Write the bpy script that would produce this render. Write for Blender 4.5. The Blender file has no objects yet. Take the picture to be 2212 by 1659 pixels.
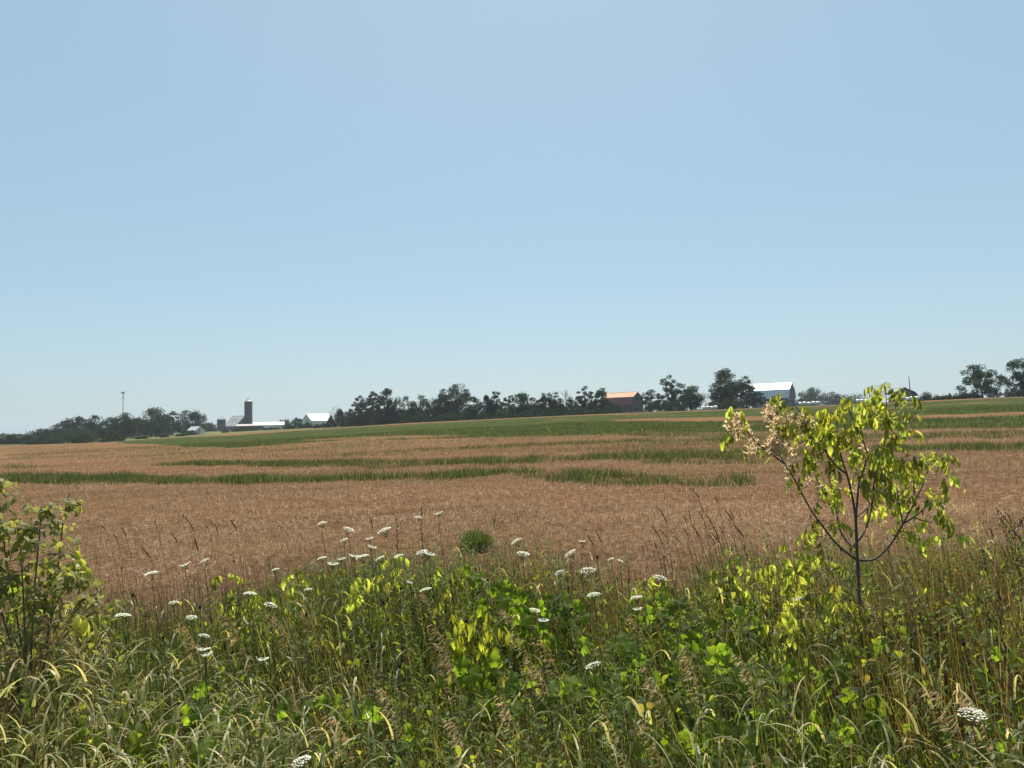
import bpy, math
import numpy as np
from mathutils import Matrix, Vector

# ------------------------------------------------------------------ camera
scene = bpy.context.scene
EYE = 1.75
PITCH, ROLL = math.radians(3.1), math.radians(1.5)
F_MM = 26.0
FPX = F_MM / 36.0 * 2212.0                     # focal length in pixels of the 2212 x 1659 view
cp, sp_, cr, sr = math.cos(PITCH), math.sin(PITCH), math.cos(ROLL), math.sin(ROLL)
FWD = np.array([0, cp, sp_]); R0 = np.array([1., 0, 0]); U0 = np.array([0, -sp_, cp])
RGT = cr * R0 - sr * U0
UPV = cr * U0 + sr * R0
cam = bpy.data.cameras.new('camera'); cam.lens = F_MM; cam.sensor_width = 36.0
cam.clip_start = 0.05; cam.clip_end = 12000
camo = bpy.data.objects.new('camera', cam); scene.collection.objects.link(camo)
camo.matrix_world = Matrix(((RGT[0], UPV[0], -FWD[0], 0), (RGT[1], UPV[1], -FWD[1], 0),
                            (RGT[2], UPV[2], -FWD[2], EYE), (0, 0, 0, 1)))
scene.camera = camo

# ------------------------------------------------------------------ sky, sun, exposure
SUN_EL, SUN_AZ = math.radians(60), math.radians(3)
world = bpy.data.worlds.new('World'); scene.world = world; world.use_nodes = True
wn = world.node_tree; wn.nodes.clear()
sky = wn.nodes.new('ShaderNodeTexSky'); sky.sky_type = 'NISHITA'; sky.sun_disc = False
sky.sun_elevation = SUN_EL; sky.sun_rotation = SUN_AZ; sky.altitude = 100
sky.air_density = 1.0; sky.dust_density = 1.3; sky.ozone_density = 1.0
bg = wn.nodes.new('ShaderNodeBackground'); bg.inputs['Strength'].default_value = 0.0645
wo = wn.nodes.new('ShaderNodeOutputWorld')
veil = wn.nodes.new('ShaderNodeMix'); veil.data_type = 'RGBA'; veil.blend_type = 'MULTIPLY'; veil.inputs[0].default_value = 1
veil.inputs[7].default_value = (.5, .5, .5, 1)
add = wn.nodes.new('ShaderNodeMix'); add.data_type = 'RGBA'; add.blend_type = 'ADD'; add.inputs[0].default_value = 1; add.clamp_result = False
add.inputs[7].default_value = (2.15, 3.35, 3.95, 1)          # an even pale summer veil over the whole sky
wn.links.new(sky.outputs[0], veil.inputs[6]); wn.links.new(veil.outputs[2], add.inputs[6]); wn.links.new(add.outputs[2], bg.inputs[0]); wn.links.new(bg.outputs[0], wo.inputs[0])
sun = bpy.data.lights.new('sun', 'SUN'); sun.energy = 5.0; sun.angle = math.radians(0.5); sun.color = (1, 0.94, 0.84)
suno = bpy.data.objects.new('sun', sun); scene.collection.objects.link(suno)
sdir = Vector((math.sin(SUN_AZ) * math.cos(SUN_EL), math.cos(SUN_AZ) * math.cos(SUN_EL), math.sin(SUN_EL)))
suno.rotation_euler = (-sdir).to_track_quat('-Z', 'Y').to_euler(); suno.location = (0, 0, 60)
vs = scene.view_settings
vs.view_transform = 'Standard'; vs.look = 'None'; vs.gamma = 1.0; vs.exposure = 0.7; vs.use_curve_mapping = False
scene.render.engine = 'CYCLES'
cy = scene.cycles
cy.max_bounces = 6; cy.diffuse_bounces = 3; cy.glossy_bounces = 2; cy.transmission_bounces = 4; cy.volume_bounces = 0
cy.use_denoising = True; cy.caustics_reflective = False; cy.caustics_refractive = False
cy.transparent_max_bounces = 4

# ------------------------------------------------------------------ helpers
COL = scene.collection
RNG = np.random.default_rng(11)

def ray(px, py):
    d = FWD + (px - 1106.0) / FPX * RGT + (829.5 - py) / FPX * UPV
    return d / math.hypot(d[0], d[1])          # horizontal length one
def at(px, py, dist):                           # point at a horizontal distance along a viewing ray
    return np.array([0, 0, EYE]) + ray(px, py) * dist

def mk(name, V, F, mat, parent=None, col=None, loc=None, smooth=False):
    me = mesh(name, V, F, mat, col, smooth)
    o = bpy.data.objects.new(name, me); COL.objects.link(o)
    if parent is not None: o.parent = parent
    if loc is not None: o.location = loc
    return o
def mesh(name, V, F, mat, col=None, smooth=False):
    me = bpy.data.meshes.new(name)
    V = np.asarray(V, np.float32).reshape(-1, 3)
    F = [np.asarray(f, np.int32) for f in (F if isinstance(F, list) else [F]) if len(f)]
    tot = np.concatenate([np.full(len(f), f.shape[1], np.int32) for f in F])
    idx = np.concatenate([f.ravel() for f in F])
    me.vertices.add(len(V)); me.vertices.foreach_set('co', V.ravel())
    me.loops.add(len(idx)); me.loops.foreach_set('vertex_index', idx)
    me.polygons.add(len(tot))
    me.polygons.foreach_set('loop_start', np.concatenate([[0], np.cumsum(tot)[:-1]]).astype(np.int32))
    me.polygons.foreach_set('use_smooth', np.full(len(tot), bool(smooth)))
    if col is not None:
        c = np.asarray(col, np.float32)
        if c.shape[1] == 3: c = np.concatenate([c, np.ones((len(c), 1), np.float32)], 1)
        a = me.attributes.new('Col', 'FLOAT_COLOR', 'POINT'); a.data.foreach_set('color', c.ravel())
    me.update(calc_edges=True)
    for m in (mat if isinstance(mat, (list, tuple)) else [mat]): me.materials.append(m)
    return me
def tag(o, label, cat, group=None):
    o['label'] = label; o['category'] = cat
    if group: o['group'] = group
    return o
def thing(name, label, cat, loc, rz=0, group=None):
    o = bpy.data.objects.new(name, None); COL.objects.link(o); o.empty_display_size = 0.1
    o.location = loc; o.rotation_euler = (0, 0, rz)
    return tag(o, label, cat, group)
def inst(name, me, parent, loc, rot=(0, 0, 0), s=1.0):
    o = bpy.data.objects.new(name, me); COL.objects.link(o); o.parent = parent
    o.location = loc; o.rotation_euler = rot; o.scale = (s, s, s)
    return o

class MB:                                       # collects vertices and faces of one part
    def __init__(s): s.v = []; s.q = []; s.t = []; s.c = []; s.n = 0
    def add(s, V, q=(), t=(), col=None):
        V = np.asarray(V, float).reshape(-1, 3)
        if len(q): s.q.append(np.asarray(q, int) + s.n)
        if len(t): s.t.append(np.asarray(t, int) + s.n)
        s.v.append(V); s.c.append(np.tile(np.asarray(col if col is not None else (1, 1, 1), float), (len(V), 1)) if col is None or np.ndim(col) == 1 else col)
        s.n += len(V)
    def box(s, a, b, col=None):
        x0, y0, z0 = a; x1, y1, z1 = b
        V = [(x0,y0,z0),(x1,y0,z0),(x1,y1,z0),(x0,y1,z0),(x0,y0,z1),(x1,y0,z1),(x1,y1,z1),(x0,y1,z1)]
        s.add(V, [(3,2,1,0),(4,5,6,7),(0,1,5,4),(1,2,6,5),(2,3,7,6),(3,0,4,7)], col=col)
    def prism(s, poly, x0, x1, col=None):       # a polygon in (y, z) drawn out along x
        n = len(poly); V = [(x0, y, z) for y, z in poly] + [(x1, y, z) for y, z in poly]
        s.add(V, [(i, (i+1) % n, n+(i+1) % n, n+i) for i in range(n)],
              [(0, i+1, i) for i in range(1, n-1)] + [(n, n+i, n+i+1) for i in range(1, n-1)], col=col)
    def tube(s, P, r, k=5, col=None):
        P = np.asarray(P, float); n = len(P); r = np.broadcast_to(np.asarray(r, float), (n,))
        T = np.gradient(P, axis=0); T /= np.linalg.norm(T, axis=1)[:, None] + 1e-9
        ref = np.where(np.abs(T[:, 2:3]) > .9, [[1., 0, 0]], [[0, 0, 1.]])
        A = np.cross(T, ref); A /= np.linalg.norm(A, axis=1)[:, None] + 1e-9; B = np.cross(T, A)
        th = np.arange(k) * 2 * math.pi / k
        V = (P[:, None] + r[:, None, None] * (np.cos(th)[None, :, None] * A[:, None] + np.sin(th)[None, :, None] * B[:, None])).reshape(-1, 3)
        q = [(i*k+j, i*k+(j+1) % k, (i+1)*k+(j+1) % k, (i+1)*k+j) for i in range(n-1) for j in range(k)]
        t = [(0, j+1, j) for j in range(1, k-1)] + [((n-1)*k, (n-1)*k+j, (n-1)*k+j+1) for j in range(1, k-1)]
        s.add(V, q, t, col)
    def data(s):
        return np.concatenate(s.v), [x for x in ([np.concatenate(s.q)] if s.q else []) + ([np.concatenate(s.t)] if s.t else [])], np.concatenate(s.c)
    def build(s, name, mat, parent=None, loc=None, smooth=False):
        V, F, C = s.data(); return mk(name, V, F, mat, parent, C, loc, smooth)
    def mesh(s, name, mat, smooth=False):
        V, F, C = s.data(); return mesh(name, V, F, mat, C, smooth)

def vnoise(x, y, seed=0):                       # smooth value noise, 0..1
    x = np.asarray(x, float); y = np.asarray(y, float)
    xi = np.floor(x).astype(np.int64); yi = np.floor(y).astype(np.int64); fx = x - xi; fy = y - yi
    fx = fx * fx * (3 - 2 * fx); fy = fy * fy * (3 - 2 * fy)
    def h(a, b):
        n = (a * 374761393 + b * 668265263 + seed * 982451653) & 0x7fffffff
        n = ((n ^ (n >> 13)) * 1274126177) & 0x7fffffff
        return ((n ^ (n >> 16)) & 0xffff) / 65535.0
    return (h(xi, yi) * (1-fx) + h(xi+1, yi) * fx) * (1-fy) + (h(xi, yi+1) * (1-fx) + h(xi+1, yi+1) * fx) * fy
def fbm(x, y, seed=0, o=3):
    r = 0; a = .5; tot = 0
    for k in range(o): r = r + a * vnoise(np.asarray(x) * 2**k, np.asarray(y) * 2**k, seed + k); tot += a; a *= .5
    return r / tot
def smooth01(t): t = np.clip(t, 0, 1); return t * t * (3 - 2 * t)

# ------------------------------------------------------------------ materials
def material(name):
    m = bpy.data.materials.new(name); m.use_nodes = True; nt = m.node_tree; nt.nodes.clear()
    out = nt.nodes.new('ShaderNodeOutputMaterial'); return m, nt, out
def N(nt, kind, **kw):
    n = nt.nodes.new('ShaderNode' + kind)
    for k, v in kw.items():
        if k in n.inputs: n.inputs[k].default_value = v
        else: setattr(n, k, v)
    return n
def solid(name, base, rough=.7, var=.25, scale=3.0, stretch=(1, 1, 1), spec=.3, metal=0.0, second=None, bump=0.0, contrast=(.35, .65)):
    m, nt, out = material(name)
    tc = N(nt, 'TexCoord'); mp = N(nt, 'Mapping'); mp.inputs['Scale'].default_value = stretch
    nz = N(nt, 'TexNoise', Scale=scale, Detail=5.0, Roughness=.6)
    nt.links.new(tc.outputs['Object'], mp.inputs[0]); nt.links.new(mp.outputs[0], nz.inputs['Vector'])
    cr_ = N(nt, 'ValToRGB'); e = cr_.color_ramp.elements
    e[0].position, e[1].position = contrast
    base = [c * .78 for c in base]; second = [c * .78 for c in second] if second is not None else None
    a = second if second is not None else [c * (1 - var) for c in base]
    e[0].color = (*a, 1); e[1].color = (*[min(1, c * (1 + var)) if second is None else c for c in base], 1)
    nt.links.new(nz.outputs[0], cr_.inputs[0])
    p = N(nt, 'BsdfPrincipled', Roughness=rough, Metallic=metal); p.inputs['Specular IOR Level'].default_value = spec
    nt.links.new(cr_.outputs[0], p.inputs['Base Color'])
    if bump:
        b = N(nt, 'Bump', Strength=bump, Distance=.1); nt.links.new(nz.outputs[0], b.inputs['Height']); nt.links.new(b.outputs[0], p.inputs['Normal'])
    nt.links.new(p.outputs[0], out.inputs[0])
    return m
def leafy(name, refl=.70, trans=(1, 1, 1), mix=.45, rough=.5, spec=.4, rand=.0, base=None, hue=0.0):
    """leaf or blade: colour from the Col attribute (or base), light shining through in the trans tint"""
    m, nt, out = material(name)
    if base is None:
        a = N(nt, 'Attribute', attribute_name='Col'); c = a.outputs['Color']
    else:
        r = N(nt, 'RGB'); r.outputs[0].default_value = (*base, 1); c = r.outputs[0]
    if rand or hue:
        oi = N(nt, 'ObjectInfo')
        hs = N(nt, 'HueSaturation')
        mv = N(nt, 'MapRange'); mv.inputs['To Min'].default_value = 1 - rand; mv.inputs['To Max'].default_value = 1 + rand
        nt.links.new(oi.outputs['Random'], mv.inputs[0]); nt.links.new(mv.outputs[0], hs.inputs['Value'])
        mu = N(nt, 'Math', operation='MULTIPLY'); mu.inputs[1].default_value = 7.31
        fr = N(nt, 'Math', operation='FRACT'); mh = N(nt, 'MapRange'); mh.inputs['To Min'].default_value = .5 - hue; mh.inputs['To Max'].default_value = .5 + hue
        nt.links.new(oi.outputs['Random'], mu.inputs[0]); nt.links.new(mu.outputs[0], fr.inputs[0]); nt.links.new(fr.outputs[0], mh.inputs[0]); nt.links.new(mh.outputs[0], hs.inputs['Hue'])
        nt.links.new(c, hs.inputs['Color']); c = hs.outputs[0]
    p = N(nt, 'BsdfPrincipled', Roughness=rough); p.inputs['Specular IOR Level'].default_value = spec
    dk = N(nt, 'Mix', data_type='RGBA', blend_type='MULTIPLY'); dk.inputs[0].default_value = 1; dk.inputs[7].default_value = (refl, refl, refl * .92, 1)
    nt.links.new(c, dk.inputs[6]); nt.links.new(dk.outputs[2], p.inputs['Base Color'])
    t = N(nt, 'BsdfTranslucent'); mm = N(nt, 'Mix', data_type='RGBA', blend_type='MULTIPLY'); mm.inputs[0].default_value = 1
    mm.inputs[7].default_value = (*[v * .84 for v in trans], 1); nt.links.new(c, mm.inputs[6]); nt.links.new(mm.outputs[2], t.inputs[0])
    s = N(nt, 'MixShader'); s.inputs[0].default_value = mix
    nt.links.new(p.outputs[0], s.inputs[1]); nt.links.new(t.outputs[0], s.inputs[2]); nt.links.new(s.outputs[0], out.inputs[0])
    return m
# ------------------------------------------------------------------ the land
_px = [0, 200, 400, 600, 750, 900, 1100, 1300, 1500, 1700, 1900, 2100, 2212]
_edge = [963, 957, 944, 931, 922, 913, 903, 894, 887, 879, 871, 861, 857]       # where the field ends
_far = [950, 947, 935, 926, 920, 912, 902, 892, 886, 878, 870, 860, 856]        # the ground 560 m out
_D1 = [340, 335, 330, 320, 305, 285, 270, 262, 256, 250, 246, 242, 240]
_az = np.array([math.atan2(*ray(p, e)[:2]) for p, e in zip(_px, _edge)])
_s1 = np.array([ray(p, e)[2] for p, e in zip(_px, _edge)])
_s2 = np.array([ray(p, e)[2] for p, e in zip(_px, _far)])
def ground_z(x, y):
    x = np.asarray(x, float); y = np.asarray(y, float)
    d = np.hypot(x, y) + 1e-6; a = np.arctan2(x, y)
    D = np.interp(a, _az, _D1); s1 = np.interp(a, _az, _s1); s2 = np.interp(a, _az, _s2)
    zE = EYE + s1 * D
    z = np.where(d < D, zE * np.clip(d / D, 0, 1) ** 1.18, 0)
    s = s1 + (s2 - s1) * np.clip((d - D) / (560 - D), 0, 1)
    z = np.where(d >= D, EYE + s * np.minimum(d, 560), z)
    w = 1 - smooth01((np.abs(a) - .8) / .7)
    z = z * w
    z = z + (fbm(x / 40, y / 23, 5, 2) - .5) * .34 * smooth01((d - 9) / 25) * (1 - smooth01((d - 200) / 200))
    return z + (vnoise(x * .9, y * .9, 3) - .5) * .05
def ground_hit(px, py):
    r = ray(px, py); t = np.concatenate([np.linspace(1, 60, 1200), np.linspace(60, 600, 2700)])
    P = np.array([0, 0, EYE]) + t[:, None] * r; g = ground_z(P[:, 0], P[:, 1])
    k = np.nonzero(P[:, 2] < g)[0]
    return P[k[0]] if len(k) else P[-1]

# grown strips in the stubble: for each strip the near and the far limit as seen from the roadside,
# turned into ground distances per bearing
_strips = []
def strip(pts, w=1.0, kind=0):
    a, n, f = [], [], []
    for px, yt, yb in pts:
        h0 = ground_hit(px, yb); h1 = ground_hit(px, yt)
        a.append(math.atan2(h0[0], h0[1])); n.append(math.hypot(h0[0], h0[1])); f.append(math.hypot(h1[0], h1[1]))
    _strips.append((np.array(a), np.array(n), np.array(f), w, kind))
strip([(0,1027,1046),(200,1030,1047),(400,1031,1047),(600,1033,1047),(800,1029,1043),(1000,1024,1036),(1110,1020,1027)], 1.0)
strip([(1060,1018,1024),(1130,1019,1034),(1200,1020,1046),(1300,1024,1051),(1450,1031,1055),(1560,1034,1054),(1635,1038,1054)], 1.0)
strip([(330,1001,1008),(600,999,1011),(800,997,1013),(950,994,1006),(1200,989,1003),(1400,982,1000),(1640,976,996),(1760,974,986)], .85)
strip([(1380,996,1006),(1560,990,1006),(1740,988,1002)], .55)
strip([(1880,968,980),(2050,966,978),(2300,960,975)], .9)
strip([(0,1003,1012),(60,1004,1012),(120,1007,1011)], .7)
strip([(250,953,958),(400,945,966),(500,941,968),(620,932,962),(750,924,952),(900,915,950),(1100,905,944),(1300,896,941),(1500,889,946),(1620,884,947),(1760,879,940),(1900,873,929),(2212,859,927),(2300,856,926)], .95)
strip([(700,962,976),(850,958,976),(1000,956,972),(1150,953,964)], .38)
strip([(0,966,972),(200,964,970),(400,972,977),(560,974,980)], .45)
strip([(0,962,990),(300,962,992),(600,960,990),(900,952,986),(1300,943,978),(1700,942,974),(2000,930,950),(2300,928,946)], .42)
strip([(1950,1040,1050),(2212,1030,1046)], .3)
strip([(1040,1128,1150),(1085,1130,1146),(1130,1135,1142)], .42)
# stubble showing inside the far green
strip([(1320,908,911),(1420,903,911),(1560,901,911),(1700,899,909),(1800,897,908)], .9, 1)
strip([(1980,897,905),(2080,895,904),(2212,890,899),(2300,888,897)], .8, 1)
strip([(640,951,954),(760,945,951),(900,942,947),(1010,941,944)], .7, 1)
def green_at(x, y):
    x = np.asarray(x, float); y = np.asarray(y, float); d = np.hypot(x, y); a = np.arctan2(x, y)
    g = np.zeros_like(d)
    wob = .6 * (fbm(x / 7, y / 9, 21) - .5) + .7 * (fbm(x / 1.8, y / 4, 27) - .5) * np.clip(40 / (d + 1), .25, 1)
    for A, n, f, w, kind in _strips:
        nn = np.interp(a, A, n); ff = np.interp(a, A, f)
        dd = d * (1 + wob * .10)
        soft = .03 * d + .15
        m = smooth01((dd - nn) / soft + .5) * smooth01((ff - dd) / (soft * 1.5) + .5)
        e = .03
        m = m * smooth01((a - A[0]) / e + .5) * smooth01((A[-1] - a) / e + .5) * w
        g = np.maximum(g, m) if kind == 0 else g * (1 - m)
    ld = np.log(d + 1)
    st = fbm(x / 11, 17 * ld, 33); st2 = fbm(x / 17 + 4, 15 * ld, 37, 2)
    g = g * np.clip(.30 + 1.25 * st, 0, 1)                                  # strips broken into long wisps
    g = np.maximum(g, .42 * smooth01((st2 - .60) / .14) * smooth01((d - 24) / 20))   # and wisps of weed elsewhere
    D = np.interp(a, _az, _D1)
    g = np.where(d > D, np.maximum(g, .8), g)
    return g
def pale_at(x, y):                               # drier meadow round the left-hand farm
    d = np.hypot(x, y); a = np.arctan2(x, y); D = np.interp(a, _az, _D1)
    return smooth01((d - D) / 30) * smooth01((-.12 - a) / .1)

az = np.concatenate([np.linspace(-math.pi, -.74, 26)[:-1], np.linspace(-.74, .74, 420), np.linspace(.74, math.pi, 26)[1:]])
rr = np.concatenate([[.3], np.geomspace(.8, 600, 330), np.geomspace(640, 2400, 22)])
AA, DD = np.meshgrid(az, rr); X = (np.sin(AA) * DD); Y = (np.cos(AA) * DD); Z = ground_z(X, Y)
nA, nR = len(az), len(rr)
i = np.arange(nR - 1)[:, None] * nA + np.arange(nA - 1)[None, :]
Fq = np.stack([i, i + 1, i + nA + 1, i + nA], -1).reshape(-1, 4)[:, ::-1]
G = green_at(X, Y); PL = pale_at(X, Y)
verge_edge_px = [(-300, 5.2), (0, 5.2), (200, 5.8), (330, 6.3), (500, 6.7), (1000, 6.5), (1200, 5.9), (1450, 5.4), (1530, 6.2), (1900, 6.4), (2212, 7.0), (2500, 7.0)]
_ve_a = np.array([math.atan2((p - 1106) / FPX, 1) for p, _ in verge_edge_px]); _ve_d = np.array([d for _, d in verge_edge_px])
def verge_edge(x, y): return np.interp(np.arctan2(x, y), _ve_a, _ve_d) + (fbm(x * 1.3, y * 1.3, 9) - .5) * 1.6
VG = smooth01((verge_edge(X, Y) - DD) / .8 + .5)
VG = np.maximum(VG, .42 * (1 - smooth01((DD - 25) / 55)))      # bare soil between the straws where they stand apart
colr = np.stack([G * (.40 + .60 * smooth01((DD - 32) / 40)), PL, VG], -1).reshape(-1, 3)

m_field, nt, out = material('field_soil_and_stubble')
at_ = N(nt, 'Attribute', attribute_name='Col'); sp3 = N(nt, 'SeparateColor'); nt.links.new(at_.outputs['Color'], sp3.inputs[0])
tc = N(nt, 'TexCoord')
def nz_(scale, stretch=(1, 1, 1), detail=4.0, rough=.6):
    mp = N(nt, 'Mapping'); mp.inputs['Scale'].default_value = stretch; nt.links.new(tc.outputs['Object'], mp.inputs[0])
    n = N(nt, 'TexNoise', Scale=scale, Detail=detail, Roughness=rough); nt.links.new(mp.outputs[0], n.inputs['Vector']); return n
def ramp(src, stops):
    r = N(nt, 'ValToRGB'); el = r.color_ramp.elements
    while len(el) < len(stops): el.new(.5)
    for e, (p, c) in zip(el, stops): e.position = p; e.color = (*c, 1)
    nt.links.new(src, r.inputs[0]); return r.outputs[0]
def mixc(f, a, b, blend='MIX'):
    m = N(nt, 'Mix', data_type='RGBA', blend_type=blend)
    if isinstance(f, float): m.inputs[0].default_value = f
    else: nt.links.new(f, m.inputs[0])
    nt.links.new(a, m.inputs[6]); nt.links.new(b, m.inputs[7]); return m.outputs[2]
edge = nz_(1.3, (.6, 1, 1), 6, .75); fine = nz_(9, (1, .55, 1), 5, .7); mid = nz_(.6, (.22, 1, 1), 6, .68); big = nz_(.10, (.25, 1, 1), 5, .6)
brown = ramp(fine.outputs[0], [(.25, (.075, .042, .025)), (.45, (.185, .108, .065)), (.6, (.28, .172, .105)), (.8, (.42, .285, .18))])
tone = ramp(mid.outputs[0], [(.3, (.60, .56, .52)), (.5, (1., 1., 1.)), (.7, (1.22, 1.18, 1.08))])
brown = mixc(1.0, brown, tone, 'MULTIPLY')
tone2 = ramp(big.outputs[0], [(.35, (.74, .80, .68)), (.5, (1., 1., 1.)), (.66, (1.12, 1.0, .92))])
brown = mixc(1.0, brown, tone2, 'MULTIPLY')
grn = ramp(mid.outputs[0], [(.28, (.030, .046, .018)), (.5, (.056, .080, .028)), (.7, (.12, .125, .05))])
gf = ramp(fine.outputs[0], [(.3, (.7, .72, .7)), (.6, (1.1, 1.1, 1.1))])
grn = mixc(1.0, grn, gf, 'MULTIPLY')
pal = ramp(mid.outputs[0], [(.3, (.10, .125, .05)), (.6, (.19, .20, .09))])
grn = mixc(sp3.outputs[1], grn, pal)
# ragged strip edges
ad = N(nt, 'Math', operation='MULTIPLY_ADD'); ad.inputs[1].default_value = 1.5; nt.links.new(edge.outputs[0], ad.inputs[0])
ad2 = N(nt, 'Math', operation='ADD'); nt.links.new(sp3.outputs[0], ad.inputs[2]); nt.links.new(ad.outputs[0], ad2.inputs[0]); ad2.inputs[1].default_value = -.78
mr = N(nt, 'MapRange', interpolation_type='SMOOTHSTEP'); mr.inputs['From Min'].default_value = .22; mr.inputs['From Max'].default_value = .78
nt.links.new(ad2.outputs[0], mr.inputs[0])
ground_c = mixc(mr.outputs[0], brown, grn)
soil = ramp(fine.outputs[0], [(.3, (.040, .026, .016)), (.7, (.115, .078, .048))])
ground_c = mixc(sp3.outputs[2], ground_c, soil)
pb = N(nt, 'BsdfPrincipled', Roughness=.95); pb.inputs['Specular IOR Level'].default_value = 0
dkg = N(nt, 'Mix', data_type='RGBA', blend_type='MULTIPLY'); dkg.inputs[0].default_value = 1; dkg.inputs[7].default_value = (.76, .74, .69, 1)
nt.links.new(ground_c, dkg.inputs[6]); nt.links.new(dkg.outputs[2], pb.inputs['Base Color'])
bp = N(nt, 'Bump', Strength=.6, Distance=.08); nt.links.new(fine.outputs[0], bp.inputs['Height']); nt.links.new(bp.outputs[0], pb.inputs['Normal'])
nt.links.new(pb.outputs[0], out.inputs[0])
gr = mk('field_ground', np.stack([X, Y, Z], -1).reshape(-1, 3), Fq, m_field, col=colr, smooth=True); gr['kind'] = 'structure'
# ------------------------------------------------------------------ far trees and bushes
m_bark = solid('bark', (.11, .09, .07), .9, .35, 4, (1, 1, .3))
m_deadwood = solid('bare_grey_wood', (.20, .175, .15), .85, .3, 4, (1, 1, .3))
m_leaf_far = leafy('tree_leaves', trans=(1.3, 1.5, .7), mix=.34, rough=.8, spec=.06)

def leaf_quads(P, nrm, size, rng):
    n = len(P); a = rng.normal(size=(n, 3)); a = np.cross(a, nrm); a /= np.linalg.norm(a, axis=1)[:, None] + 1e-9
    b = np.cross(nrm, a); s = (size * rng.uniform(.55, 1.35, n))[:, None]
    V = np.stack([P - a * s * .5, P + b * s * .36, P + a * s * .5, P - b * s * .36], 1).reshape(-1, 3)
    return V, np.arange(4 * n).reshape(-1, 4)

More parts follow.
